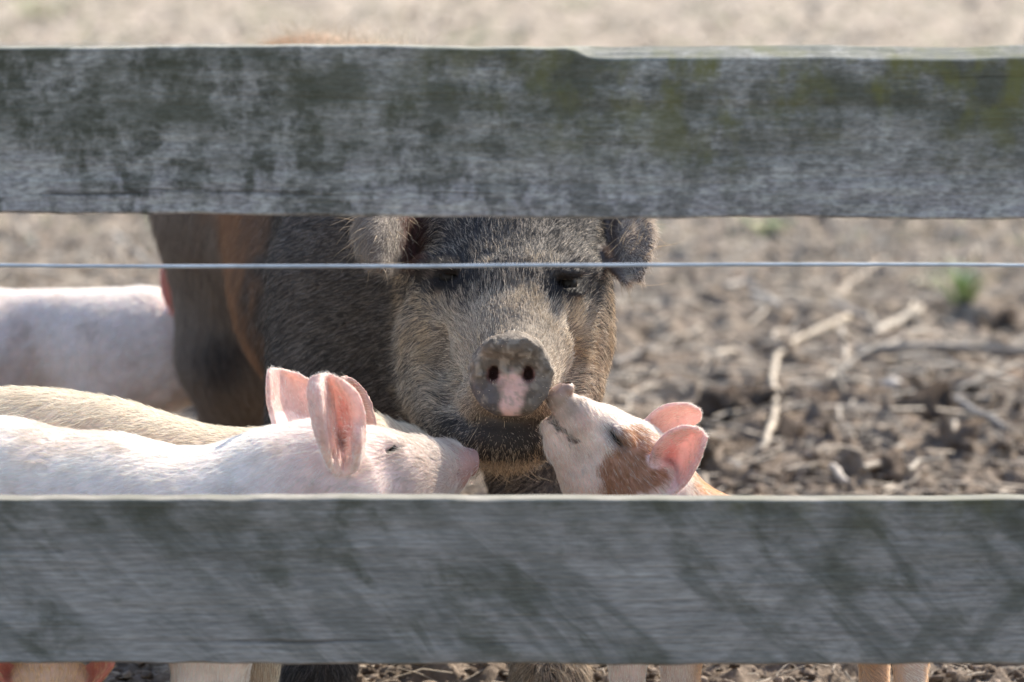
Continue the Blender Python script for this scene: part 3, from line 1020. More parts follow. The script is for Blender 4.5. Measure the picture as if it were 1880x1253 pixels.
# ================================================================== THE SOW
def build_sow():
    xs = rect_axis(-.60, .36, -.20, .18, .0027, .011)
    ys = rect_axis(4.80, 6.62, 4.84, 5.30, .0030, .014)
    zs = rect_axis(-.02, .86, .40, .66, .0027, .011)
    v = Vol(xs, ys, zs)
    sc = (1.25, 1, 1)
    # trunk: shoulder, belly, rump
    v.chain([((-.098, 5.52, .530), .218), ((-.195, 5.95, .525), .220), ((-.285, 6.28, .550), .212)], .05, sc)
    v.ell((-.205, 5.88, .44), (.168, .28, .165), .05)
    v.cone((-.36, 6.28, .54), .155, (-.285, 6.30, .55), .17, .05)
    # hind legs
    v.cone((-.365, 6.32, .52), .15, (-.405, 6.29, .31), .078, .05)
    v.cone((-.405, 6.29, .31), .075, (-.41, 6.37, .19), .045, .03)
    v.cone((-.41, 6.37, .19), .044, (-.40, 6.33, .03), .040, .02)
    v.cone((-.18, 6.32, .50), .13, (-.15, 6.30, .31), .075, .05)
    v.cone((-.15, 6.30, .31), .07, (-.15, 6.38, .19), .045, .03)
    v.cone((-.15, 6.38, .19), .044, (-.15, 6.34, .03), .040, .02)
    # front legs with broad forearms
    v.cone((-.180, 5.50, .47), .135, (-.230, 5.45, .27), .082, .05)
    v.cone((-.232, 5.45, .27), .074, (-.240, 5.38, .12), .050, .03)
    v.cone((-.240, 5.38, .12), .048, (-.238, 5.28, .03), .046, .02)
    v.cone((.02, 5.52, .45), .10, (.030, 5.44, .27), .058, .04)
    v.cone((.030, 5.44, .27), .057, (.044, 5.34, .12), .048, .03)
    v.cone((.044, 5.34, .12), .046, (.046, 5.24, .03), .046, .02)
    # neck and head
    v.cone(P(840, 505, 5.60), .185, P(930, 500, 5.34), .125, .05)
    v.cone(P(880, 640, 5.46), .13, P(930, 710, 5.22), .088, .04)
    v.ell(P(935, 455, 5.31), (.122, .13, .115), .03)
    v.cone(P(945, 585, 5.12), .082, P(940, 500, 5.24), .112, .03)
    v.cone(P(940, 690, 4.965), .0505, P(945, 600, 5.10), .080, .025)
    v.ell(P(818, 640, 5.19), (.060, .10, .098), .03)                # cheeks
    v.ell(P(1040, 610, 5.20), (.056, .10, .100), .03)
    v.ell(P(835, 735, 5.13), (.052, .085, .055), .03)
    v.ell(P(1022, 715, 5.14), (.046, .08, .052), .03)
    v.ell(P(922, 797, 5.005), (.054, .065, .032), .015)
    v.ell(P(850, 775, 5.07), (.040, .06, .040), .03)
    v.ell(P(1000, 775, 5.07), (.034, .06, .036), .03)              # chin
    v.cone(P(925, 790, 5.04), .038, P(930, 745, 5.2), .075, .03)
    v.ell(P(872, 742, 5.0), (.022, .045, .026), .015)               # lip folds
    v.ell(P(1000, 742, 5.0), (.020, .045, .024), .015)
    v.ell(P(825, 487, 5.165), (.040, .035, .017), .02)              # brows
    v.ell(P(1043, 500, 5.165), (.038, .035, .017), .02)
    v.ell(P(828, 540, 5.15), (.035, .03, .014), .015)               # lower lids
    v.ell(P(1040, 552, 5.15), (.033, .03, .014), .015)
    v.cone(P(938, 612, 5.05), .016, P(942, 560, 5.13), .02, .03)    # bridge of the nose
    # snout disc, rim, mouth
    nd = np.array([0.0, -1, .16])
    v.disc(P(938, 691, 4.905), nd, .0460, .022, .012, .012)
    v.ell(P(936, 637, 4.893), (.030, .018, .012), .012)             # upper rim of the disc
    v.cone(P(870, 768, 4.93), .005, P(1005, 768, 4.93), .005, .006, sub=True)
    for px in (905, 970):
        h = v.hit(px, 688, 4.80)
        v.ell(h + np.array([0, .006, .001]), (.0078, .022, .0092), .005, sub=True)
        v.ell(h + np.array([.009 * (1 if px > 938 else -1), -.002, .003]), (.0065, .006, .005), .004, sub=True)
    for sx, pts in ((-1, [(812, 618), (806, 670), (820, 725), (850, 775)]), (1, [(1052, 600), (1060, 660), (1048, 720)])):   # folds beside the muzzle
        hs = [v.hit(*q) for q in pts]
        for a_, b_ in zip(hs[:-1], hs[1:]):
            v.cone(a_ + np.array([0, -.004, 0]), .007, b_ + np.array([0, -.004, 0]), .007, .016, sub=True)
    eyes = []
    for (px, py) in ((826, 512), (1042, 523)):
        h = v.hit(px, py)
        v.ell(h + np.array([0, -.002, .001]), (.0135, .017, .0072), .007, sub=True)
        v.ell(h + np.array([0, -.003, .0145]), (.020, .012, .0055), .008)
        v.ell(h + np.array([0, -.001, -.011]), (.018, .010, .0050), .008)
        eyes.append(h + np.array([0, .0145, .0]))
    # folds of the cheek and neck
    v.cone(P(418, 600, 6.13), .026, P(456, 790, 6.14), .050, .03, sub=True)   # groove between flank and ham
    v.cone(P(742, 560, 5.18), .006, P(748, 720, 5.16), .008, .012, sub=True)
    # ears: lop, thrown forward and cupped
    S = []
    S.append(v.sheet(PG([
        [(712, 335, 5.37), (742, 338, 5.30), (790, 358, 5.32), (818, 420, 5.36)],
        [(668, 385, 5.29), (694, 382, 5.20), (736, 398, 5.21), (764, 440, 5.28)],
        [(656, 424, 5.23), (679, 426, 5.15), (716, 443, 5.16), (746, 472, 5.22)],
        [(660, 462, 5.18), (678, 465, 5.13), (704, 476, 5.135), (724, 488, 5.17)],
        [(678, 488, 5.135), (688, 490, 5.12), (699, 494, 5.12), (708, 498, 5.13)]]), .0068, .0050, .010))
    S.append(v.sheet(PG([
        [(1075, 450, 5.25), (1060, 395, 5.36), (1115, 340, 5.42), (1165, 325, 5.34)],
        [(1108, 468, 5.20), (1100, 420, 5.31), (1140, 382, 5.31), (1184, 388, 5.24)],
        [(1128, 490, 5.16), (1124, 450, 5.24), (1154, 425, 5.22), (1194, 436, 5.17)],
        [(1142, 508, 5.13), (1142, 482, 5.17), (1160, 468, 5.16), (1186, 478, 5.13)],
        [(1152, 520, 5.11), (1156, 512, 5.13), (1164, 510, 5.125), (1174, 514, 5.11)]]), .0068, .0050, .010))
    V, Q = v.mesh(2)
    Nn = vnormals(V, Q)
    rim = sstep(.054, .048, np.linalg.norm((V - P(938, 690, 4.9)) * np.array([1, .35, 1]), axis=1)) * (V[:, 1] < 4.93)
    crust = sstep(.42, .60, fbm(V * 75, 41, 3)) * .0024 + sstep(.50, .57, fbm(V * 105, 44, 3)) * .0011 + (fbm(V * 240, 42, 2) - .5) * .0020
    V = V + Nn * (rim * crust * np.where(V[:, 2] > P(938, 690, 4.9)[2], 1.0, .45))[:, None]
    V = V + Nn * ((fbm(V * 26, 43, 2) - .5) * .006 * (V[:, 1] < 5.35) * (1 - rim))[:, None]
    Nn = vnormals(V, Q)
    px, py = proj(V)
    n1 = fbm(V * 14, 1, 3)
    n2 = fbm(V * 55, 2, 3)
    dE = np.minimum(nearest_dist(V, S[0]), nearest_dist(V, S[1]))
    ear = sstep(.012, .007, dE)
    # skin colours
    c = np.tile(np.array([.105, .086, .074]), (len(V), 1)) * (0.7 + .6 * n1)[:, None]
    y = V[:, 1]
    c = mixc(c, (.20, .105, .06), sstep(5.62, 5.8, y) * sstep(6.2, 6.0, y) * .8)
    c = mixc(c, (.19, .145, .115), sstep(6.0, 6.2, y) * .8)
    ctr = P(938, 690, 4.9)
    rr = np.linalg.norm((V - ctr) * np.array([1, .35, 1]), axis=1)
    muz = sstep(.16, .05, rr)
    c = mixc(c, (.23, .175, .125), muz * .8)
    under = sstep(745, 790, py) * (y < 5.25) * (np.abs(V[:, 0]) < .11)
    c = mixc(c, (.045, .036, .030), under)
    disc = (rr < .0505) & (y < 4.925) & (py < 768)
    discw = sstep(.0515, .048, rr) * sstep(4.93, 4.915, y) * (py < 770)
    mud = np.array([.155, .120, .092])
    dc = np.tile(mud, (len(V), 1)) * (.65 + .7 * n2)[:, None]
    lowl = sstep(680, 705, py + (n1 - .5) * 60)
    dc = mixc(dc, (.10, .092, .10), lowl * sstep(930, 900, px) * .85)
    dc = mixc(dc, (.15, .13, .12), lowl * sstep(960, 985, px) * .7)
    pk_half = np.interp(py, [672, 690, 705, 730, 757], [0, 20, 28, 19, 13])
    pk_c = np.interp(py, [672, 690, 705, 730, 757], [940, 940, 946, 941, 938])
    pink = sstep(pk_half + 8, pk_half - 7, np.abs(px - pk_c) + (n2 - .5) * 44) * (py > 674) * (py < 764)
    dc = mixc(dc, (.64, .40, .35), pink)
    crs = sstep(.50, .57, fbm(V * 105, 44, 3))
    dc = mixc(dc, (.40, .33, .26), crs * sstep(712, 685, py) * sstep(640, 655, py) * .5)
    dc = mixc(dc, (.075, .058, .045), sstep(.56, .64, fbm(V * 160, 45, 2)) * .55 * (1 - pink))
    dc = mixc(dc, (.30, .25, .20), sstep(.60, .68, fbm(V * 210, 46, 2)) * .6)
    c = mixc(c, dc, discw)
    for q in (905, 970):
        dd = np.hypot(px - q, (py - 689) * .85)
        c = mixc(c, (.12, .04, .035), sstep(17, 9, dd) * discw * .8)
    c = mixc(c, (.17, .125, .10), ear * (Nn[:, 1] < .3) * .6)
    c = mixc(c, (.16, .055, .04), sstep(728, 742, px) * sstep(800, 780, px) * ear * .9)
    for (ex, ey) in ((826, 512), (1042, 523)):
        c = mixc(c, (.016, .013, .012), sstep(46, 26, np.hypot(px - ex, (py - ey) * 1.4)) * (y < 5.3) * .97)  # socket and ear shade painted into the skin round the eyes
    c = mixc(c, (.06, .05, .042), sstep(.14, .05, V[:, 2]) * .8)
    root = empty('sow', (-.15, 5.7, 0))
    body = mesh_obj('body', V - np.array(root.location), Q, SKIN_DARK, root)
    body.location = (0, 0, 0)
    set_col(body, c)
    for e in eyes:
        ball('eye', e - np.array(root.location), .0125, root, M_EYE).location = (0, 0, 0)
    # coat
    front = sstep(.35, -.25, Nn[:, 1])
    back_tuft = sstep(.70, .74, V[:, 2])
    dens = (front * .95 + .05) * np.where(y < 5.38, 1.0, .55)
    dens = dens * (1 - discw * np.where(py > 700, .86, .97)) * np.where(V[:, 2] < .03, .1, 1)
    dens = np.maximum(dens, back_tuft * .8)
    for (ex, ey) in ((826, 512), (1042, 523)):
        dens = dens * (1 - .93 * sstep(27, 15, np.hypot(px - ex, (py - ey) * 1.7)) * (y < 5.3))
    ln = np.full(len(V), .0165)
    ln = np.where(y < 5.4, .0125, ln)
    ln = ln * (1 - .45 * sstep(.10, .05, rr))
    ln = ln * (1 - .25 * ear) * (1 - .35 * under) * (1 - .6 * discw)
    ln = ln + back_tuft * .018 + under * sstep(830, 850, py) * .010 - under * sstep(835, 815, py) * .003
    ln = ln + .006 * sstep(5.6, 5.9, y)
    gd = []
    def g_(px_, py_, d_, dr): gd.append((P(px_, py_, d_), dr))
    g_(938, 625, 5.0, (0, .55, .85)); g_(940, 560, 5.1, (0, .45, .9)); g_(940, 480, 5.15, (.05, .3, .95)); g_(935, 410, 5.2, (0, .3, 1))
    g_(880, 640, 5.03, (-.55, .6, .5)); g_(1000, 640, 5.03, (.55, .6, .5))
    g_(850, 700, 5.03, (-.8, .6, -.15)); g_(1025, 700, 5.05, (.8, .6, -.15))
    g_(820, 780, 5.1, (-.6, .5, -.6)); g_(1040, 770, 5.1, (.6, .5, -.6))
    g_(925, 830, 5.0, (0, .5, -.8)); g_(880, 800, 5.0, (-.3, .4, -.7)); g_(980, 800, 5.0, (.3, .4, -.7))
    g_(770, 640, 5.14, (-.45, .5, -.7)); g_(1090, 620, 5.16, (.45, .5, -.7))
    g_(760, 540, 5.18, (-.6, .5, -.5)); g_(1095, 520, 5.2, (.6, .5, -.5))
    g_(870, 500, 5.13, (-.3, .3, .8)); g_(1000, 505, 5.13, (.3, .3, .8))
    g_(825, 470, 5.14, (-.6, .4, .6)); g_(1045, 480, 5.14, (.6, .4, .6))
    g_(690, 430, 5.15, (-.5, -.5, -.6)); g_(1165, 460, 5.13, (.5, -.5, -.6)); g_(740, 450, 5.2, (-.6, -.3, -.5))
    g_(690, 520, 5.4, (-.8, .5, -.25)); g_(620, 480, 5.5, (-.6, .7, -.35)); g_(640, 600, 5.45, (-.8, .5, -.5)); g_(560, 560, 5.55, (-.6, .6, -.7))
    g_(720, 720, 5.35, (-.8, .4, -.3)); g_(600, 720, 5.45, (-.5, .4, -.9)); g_(580, 1240, 5.4, (-.1, .1, -1)); g_(1010, 1230, 5.35, (.1, .1, -1))
    g_(480, 500, 5.95, (-.1, .5, -1)); g_(450, 650, 5.9, (.1, .3, -1)); g_(380, 450, 6.25, (-.2, .5, -1)); g_(360, 560, 6.25, (.3, .1, -1)); g_(420, 720, 6.3, (.3, .1, -1))
    gd.append((np.array([-.15, 5.9, .79]), (-.1, .8, .35))); gd.append((np.array([-.1, 5.5, .77]), (-.1, .8, .35)))
    def colfn(p, n, r_):
        x_, y_ = proj(p)
        k = len(p)
        u = r_.uniform(0, 1, k)
        cl = fbm(p * 40, 5, 3)
        Y = p[:, 1]
        dark = np.array([.034, .030, .031]); pale = np.array([.76, .62, .475])
        base = np.tile(dark, (k, 1))
        rr_ = np.linalg.norm((p - ctr) * np.array([1, .35, 1]), axis=1)
        face = sstep(5.42, 5.30, Y) * sstep(-.152, -.132, p[:, 0] + (cl - .5) * .02)
        # share of pale bristles
        sh = .28 + .50 * face * sstep(500, 600, y_ + (cl - .5) * 90)
        sh = sh + .35 * face * sstep(.15, .08, rr_)
        sh = sh - .16 * face * sstep(475, 415, y_) * sstep(980, 1040, x_)
        sh = sh - .75 * face * sstep(755, 775, y_) * sstep(850, 835, y_) * sstep(.085, .06, np.abs(p[:, 0] + .01))
        for (ex, ey) in ((826, 512), (1042, 523)):
            sh = sh - .8 * face * sstep(66, 24, np.hypot(x_ - ex, (y_ - ey) * 1.3))  # fewer pale bristles here, deepening the painted eye shade
        w = (u < np.clip(sh + (cl - .5) * .5, .04, .97)).astype(float)
        pal = mixc(np.tile(pale, (k, 1)), (.58, .41, .23), sstep(.50, .66, cl) * .5)
        base = mixc(base, pal, w * np.clip(r_.normal(.75, .25, k), .2, 1))
        # shoulder: dark with grey tips; flank: chestnut; ham: brown
        shl = np.maximum(sstep(5.34, 5.42, Y), sstep(-.134, -.150, p[:, 0] + (cl - .5) * .02) * (Y > 5.17))
        s_c = mixc(np.tile(np.array([.050, .043, .040]), (k, 1)), (.27, .23, .205), (u < .29) * 1.0)
        base = mixc(base, s_c, shl)
        fl = sstep(5.62, 5.86, Y + (cl - .5) * .25)
        f_c = mixc(np.tile(np.array([.23, .115, .065]), (k, 1)), (.48, .28, .165), u)
        base = mixc(base, f_c, fl)
        hm = sstep(5.98, 6.16, Y + (cl - .5) * .2)
        h_c = mixc(np.tile(np.array([.19, .145, .118]), (k, 1)), (.42, .335, .27), u)
        base = mixc(base, h_c, hm)
        ham_shade = sstep(1.25, .3, np.hypot((x_ - 405) / 55, (y_ - 650) / 60)) * hm  # shadow behind the flank edge, painted into the ham hair
        base = mixc(base, (.018, .018, .024), ham_shade * .8)
        base = mixc(base, (.62, .40, .24), sstep(.71, .75, p[:, 2]) * .85)
        ed = sstep(.014, .008, np.minimum(nearest_dist(p, S[0]), nearest_dist(p, S[1])))
        base = mixc(base, mixc(np.tile(np.array([.24, .195, .155]), (k, 1)), (.56, .47, .38), u), ed * .9)
        base = mixc(base, (.12, .055, .038), sstep(736, 748, x_) * sstep(800, 780, x_) * sstep(500, 480, y_) * (Y < 5.4) * .8)
        base = base * (1 - .18 * ed * (x_ < 800) + .55 * ed * sstep(1138, 1150, x_))[:, None]  # shade on the left ear and sun on the right put into hair colour
        base = mixc(base, (.13, .062, .042), ed * sstep(730, 746, x_) * sstep(800, 780, x_) * .9)
        base = mixc(base, (.10, .058, .042), ed * sstep(1142, 1128, x_) * sstep(1060, 1080, x_) * .85)
        return base * np.clip(r_.normal(1, .18, k), .5, 1.6)[:, None]
    ctr_ = ctr
    o = fur('coat', root, HAIR_DARK, V, Q, Nn, dens, ln, gd, colfn, 360000, .00022, .25, .24, 4, 3)
    # a few long bristles
    d2 = np.zeros(len(V))
    d2 += under * sstep(815, 840, py) * .8 + ear * .5 + back_tuft * 1.5 + (rr < .085) * (discw < .1) * .12
    fur('bristles', root, HAIR_DARK, V, Q, Nn, d2 + 1e-9, np.full(len(V), .032) + back_tuft * .022, gd,
        lambda p, n, r_: np.tile(np.array([.55, .42, .28]), (len(p), 1)) * np.clip(r_.normal(.9, .25, len(p)), .3, 1.3)[:, None], 2600, .00026, .75, .6, 6, 5)
    return tag(root, 'big dark bristly sow facing the camera with a pink patch on her muddy snout', 'pig')

sow = build_sow()

# ================================================================== THE PIGLETS
def finish_piglet(name, loc, v, ears, eyes, colour, dens, length, guides, haircol, count, label, radius=.00016, lift=.22, wild=.16, thin_k=1.0, seed=1, tri=None):
    V, Q = v.mesh(2)
    Nn = vnormals(V, Q)
    px, py = proj(V)
    dE = np.full(len(V), .05); thin = np.zeros(len(V))
    for S in ears:
        dE = np.minimum(dE, nearest_dist(V, S))
        thin = np.maximum(thin, sstep(.0085, .0055, nearest_dist(V, S[len(S) // 4:])))
    ear = sstep(.010, .006, dE)
    root = empty(name, loc)
    body = mesh_obj('body', V - np.array(loc), Q, SKIN_PINK, root)
    body.location = (0, 0, 0)
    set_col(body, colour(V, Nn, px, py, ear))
    set_val(body, thin * thin_k, 'thin')
    for (c, r) in eyes:
        ball('eye', c - np.array(loc), r, root, M_EYE).location = (0, 0, 0)
    vis = sstep(.4, -.2, Nn[:, 1]) * .9 + .1
    vis = np.maximum(vis, sstep(.3, .7, Nn[:, 2]))
    D = vis * dens(V, px, py, ear)
    fur('coat', root, HAIR_WHITE, V, Q, Nn, D + 1e-9, length(V, px, py, ear), guides, haircol, count, radius, lift, wild, 4, seed)
    return tag(root, label, 'piglet', 'piglets round the sow')

def leg(v, px, d, top, r0, r1, knee=None):
    """A leg from the trunk down to the ground under photo column px."""
    x = P(px, 1240, d)[0]
    kn = np.array([x, d + .01, .13]) if knee is None else knee
    v.cone(top, r0, kn, r1 * 1.15, .02)
    v.cone(kn, r1 * 1.15, (x, d, .065), r1 * .85, .012)
    v.cone((x, d, .065), r1 * .85, (x, d - .008, .035), r1 * .95, .008)
    for s in (-1, 1):
        v.cone((x + s * r1 * .42, d - .012, .034), r1 * .6, (x + s * r1 * .45, d - .028, .014), r1 * .42, .004)

def ear_marks(V, c, ear, px, py):
    rd = np.abs(fbm(V * np.array([150, 60, 60]), 71, 3) - .5)
    c = mixc(c, c * np.array([.80, .62, .62]), sstep(.035, .0, rd) * ear * .4)
    return mixc(c, (.24, .15, .12), sstep(.64, .72, fbm(V * 260, 72, 2)) * ear * .22)

def pink_skin(V, Nn, px, py, ear, base=(.70, .47, .42), earc=(.72, .33, .28), dirt=.35, seed=0):
    n1, n2 = fbm(V * 12, 21 + seed, 3), fbm(V * 50, 22 + seed, 3)
    c = np.tile(np.array(base), (len(V), 1)) * (.85 + .3 * n1)[:, None]
    c = mixc(c, earc, ear * .85)
    c = mixc(c, (.30, .225, .17), sstep(.56, .74, n2 * .5 + n1 * .5) * dirt)
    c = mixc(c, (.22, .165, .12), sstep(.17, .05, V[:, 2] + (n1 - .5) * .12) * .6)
    return c

def white_hair(tint=(.86, .80, .74), vary=.12):
    def fn(p, n, r_):
        k = len(p)
        d = sstep(.58, .75, fbm(p * 18, 77, 3))
        c = np.tile(np.array(tint), (k, 1)) * np.clip(r_.normal(1, vary, k), .5, 1.2)[:, None]
        return mixc(c, (.42, .33, .25), d * .5)
    return fn

# ---- white piglet in front, head to the right
def white_piglet():
    xs = rect_axis(-.95, -.03, -.265, -.035, .0022, .010)
    ys = rect_axis(4.55, 4.96, 4.60, 4.86, .0024, .008)
    zs = rect_axis(-.01, .485, .30, .475, .0022, .009)
    v = Vol(xs, ys, zs)
    sp = [(-330, 920, 4.69, .092), (0, 951, 4.70, .1015), (200, 984, 4.705, .104), (350, 1009, 4.71, .1), (450, 987, 4.715, .095), (540, 937, 4.72, .088), (600, 908, 4.725, .0755)]
    v.chain([(P(a, b, c), r) for a, b, c, r in sp], .03, (1, 1.12, 1))
    hd = [(600, 908, 4.725, .0755), (690, 893, 4.745, .0605), (760, 876, 4.785, .0420), (815, 858, 4.835, .0265), (850, 849, 4.865, .0165)]
    v.chain([(P(a, b, c), r) for a, b, c, r in hd], .018, (1, 1.05, 1))
    v.cone(P(640, 930, 4.70), .055, P(740, 918, 4.755), .033, .02)            # cheek and jaw
    v.cone(P(740, 915, 4.765), .030, P(824, 884, 4.84), .0125, .012)
    v.cone(P(470, 1040, 4.70), .08, P(420, 1060, 4.71), .085, .04)
    v.disc(P(862, 849, 4.870), (1, .35, -.12), .0152, .007, .0035, .005)
    v.cone(P(838, 870, 4.80), .0035, P(800, 878, 4.785), .003, .004, sub=True)  # mouth
    v.cone(P(845, 868, 4.85), .003, P(838, 872, 4.81), .003, .004, sub=True)
    h = v.hit(721, 826, 4.5)
    v.ell(h + np.array([-.001, -.001, 0]), (.0130, .0060, .0019), .003, R=[[.94, 0, .34], [0, 1, 0], [-.34, 0, .94]], sub=True)
    pass
    eyes = [(h + np.array([-.001, .0078, 0]), .0062)]
    ears = [v.sheet(PG([
        [(598, 838, 4.660), (610, 862, 4.645), (632, 868, 4.652), (652, 860, 4.645), (664, 834, 4.660)],
        [(585, 806, 4.630), (598, 824, 4.616), (632, 824, 4.676), (655, 820, 4.620), (667, 800, 4.640)],
        [(574, 765, 4.626), (592, 768, 4.606), (622, 772, 4.682), (650, 770, 4.640), (666, 760, 4.634)],
        [(567, 722, 4.632), (588, 722, 4.612), (614, 724, 4.672), (640, 728, 4.640), (656, 726, 4.640)],
        [(570, 697, 4.640), (586, 690, 4.634), (602, 689, 4.652), (620, 696, 4.644), (638, 706, 4.644)]]), .0040, .0026, .006)]
    ears.append(v.sheet(PG([
        [(510, 800, 4.745), (545, 800, 4.775), (592, 800, 4.785)],
        [(494, 740, 4.755), (535, 738, 4.800), (585, 745, 4.800)],
        [(492, 695, 4.765), (528, 694, 4.805), (574, 708, 4.810)],
        [(495, 679, 4.775), (520, 681, 4.795), (550, 690, 4.805)]]), .0038, .0025, .006))
    v.ell(P(628, 842, 4.632), (.010, .010, .012), .006, sub=True)
    legd = [(375, 4.68), (382, 4.80)]
    leg(v, 375, 4.68, P(400, 1050, 4.69), .062, .030)
    leg(v, 400, 4.80, P(420, 1050, 4.75), .060, .028)
    leg(v, -250, 4.66, P(-240, 1020, 4.69), .075, .030)
    leg(v, -215, 4.79, P(-230, 1020, 4.75), .070, .030)
    def colour(V, Nn, px, py, ear):
        c = pink_skin(V, Nn, px, py, ear, (.82, .68, .61), (.84, .60, .53), .40, 1)
        c = mixc(c, (.74, .48, .43), sstep(430, 580, px) * (1 - ear) * .55)
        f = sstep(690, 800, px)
        c = mixc(c, (.33, .24, .20), f * .8)  # dirt on the face, with the sow's shade also put into the colour
        c = mixc(c, (.36, .19, .165), sstep(815, 862, px) * .85)
        ex, ey = (px - 723) * .9 - (py - 827) * .43, (px - 723) * .43 + (py - 827) * .9
        c = mixc(c, (.42, .25, .22), sstep(34, 14, np.hypot(ex * .7, ey * 1.5)) * .6)
        c = mixc(c, (.04, .026, .024), sstep(14, 6, np.hypot(ex * .55, ey * 2.6)) * .95)
        inner = sstep(26, 8, np.hypot((px - 632) * 1.3, (py - 770) * .42)) * ear * (V[:, 1] < 4.7)
        c = mixc(c, (.66, .30, .25), inner * .7)
        c = mixc(c, (.16, .07, .06), sstep(24, 8, np.hypot((px - 627) * 1.6, (py - 806) * .8)) * ear * (V[:, 1] > 4.645) * .55)
        return ear_marks(V, c, ear, px, py)
    dens = lambda V, px, py, ear: (1 - .35 * ear) * (1 - .9 * sstep(845, 858, px)) * (1 + .3 * sstep(560, 650, px)) * (1 - .9 * sstep(11, 5, np.hypot(((px - 723) * .9 - (py - 827) * .43) * .5, ((px - 723) * .43 + (py - 827) * .9) * 2.2)))
    length = lambda V, px, py, ear: .0105 - .0055 * ear + .002 * sstep(450, 200, px)
    gd = [(P(0, 830, 4.6), (-1, 0, -.25)), (P(200, 900, 4.6), (-.9, 0, -.5)), (P(350, 850, 4.6), (-.9, 0, -.4)), (P(480, 850, 4.62), (-.8, 0, -.8)), (P(560, 860, 4.63), (-.6, 0, -.8)),
          (P(760, 840, 4.72), (-1, -.2, .1)), (P(690, 840, 4.68), (-1, 0, -.25)), (P(700, 900, 4.68), (-.8, 0, -.7)), (P(820, 850, 4.8), (-1, -.2, 0)), (P(600, 740, 4.62), (-.3, 0, 1)), (P(520, 720, 4.75), (-.3, 0, 1)), (P(375, 1200, 4.65), (0, 0, -1))]
    return finish_piglet('piglet', (-.33, 4.72, 0), v, ears, eyes, colour, dens, length, gd, lambda p, n_, r_: mixc(white_hair((.95, .91, .84))(p, n_, r_), (.50, .42, .36), sstep(655, 745, proj(p)[0]) * .62), 95000,  # face hair greyed by dirt and by painted-in shade
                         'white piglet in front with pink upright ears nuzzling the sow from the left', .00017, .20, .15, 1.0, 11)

# ---- cream piglet beyond it
def cream_piglet():
    v = Vol(rect_axis(-.98, .0, -.24, -.13, .0032, .010), rect_axis(4.76, 5.06, 4.80, 4.95, .004, .008), rect_axis(-.01, .47, .33, .47, .003, .009))
    sp = [(-300, 896, 4.90, .095), (0, 889, 4.90, .1), (100, 894, 4.90, .1), (200, 908, 4.90, .098), (300, 938, 4.90, .095), (380, 954, 4.90, .092), (480, 946, 4.90, .088), (600, 882, 4.91, .070)]
    v.chain([(P(a, b, c), r) for a, b, c, r in sp], .03, (1, 1.2, 1))
    v.chain([(P(a, b, c), r) for a, b, c, r in [(600, 872, 4.91, .07), (668, 846, 4.92, .052), (735, 845, 4.95, .037), (790, 852, 4.985, .020)]], .015)
    v.disc(P(800, 852, 4.99), (1, .3, 0), .0165, .007, .004, .006)
    ears = [v.sheet(PG([
        [(628, 800, 4.865), (656, 805, 4.875), (690, 792, 4.870)],
        [(622, 750, 4.86), (654, 752, 4.89), (682, 752, 4.87)],
        [(622, 715, 4.86), (648, 714, 4.885), (672, 726, 4.875)],
        [(626, 695, 4.865), (638, 694, 4.875), (656, 704, 4.875)]]), .0038, .0025, .006),
        v.sheet(PG([
        [(600, 800, 4.95), (622, 805, 4.96), (640, 800, 4.955)],
        [(592, 750, 4.95), (612, 752, 4.975), (640, 748, 4.96)],
        [(592, 718, 4.95), (610, 716, 4.97), (632, 722, 4.965)],
        [(598, 708, 4.955), (606, 706, 4.965), (618, 710, 4.965)]]), .0038, .0025, .006)]
    leg(v, 466, 4.86, P(480, 1020, 4.88), .055, .0245)
    leg(v, 470, 4.96, P(480, 1020, 4.93), .055, .0245)
    leg(v, -200, 4.85, P(-200, 980, 4.88), .07, .028)
    leg(v, -190, 4.97, P(-200, 980, 4.93), .07, .028)
    colour = lambda V, Nn, px, py, ear: pink_skin(V, Nn, px, py, ear, (.56, .44, .33), (.55, .36, .32), .5, 4)
    gd = [(P(0, 780, 4.8), (-.8, 0, -.7)), (P(200, 780, 4.8), (-.7, 0, -.8)), (P(330, 800, 4.82), (-.9, 0, -.5)), (P(450, 800, 4.82), (-1, 0, -.3)), (P(660, 800, 4.85), (-1, 0, .2)), (P(466, 1200, 4.84), (0, 0, -1))]
    return finish_piglet('piglet', (-.36, 4.90, 0), v, ears, [], colour, lambda V, px, py, ear: 1 - .7 * ear, lambda V, px, py, ear: .0125 - .006 * ear, gd,
                         white_hair((.76, .70, .58), .2), 60000, 'cream piglet half hidden behind the white piglet in front', .00020, .22, .18, .3, 12)

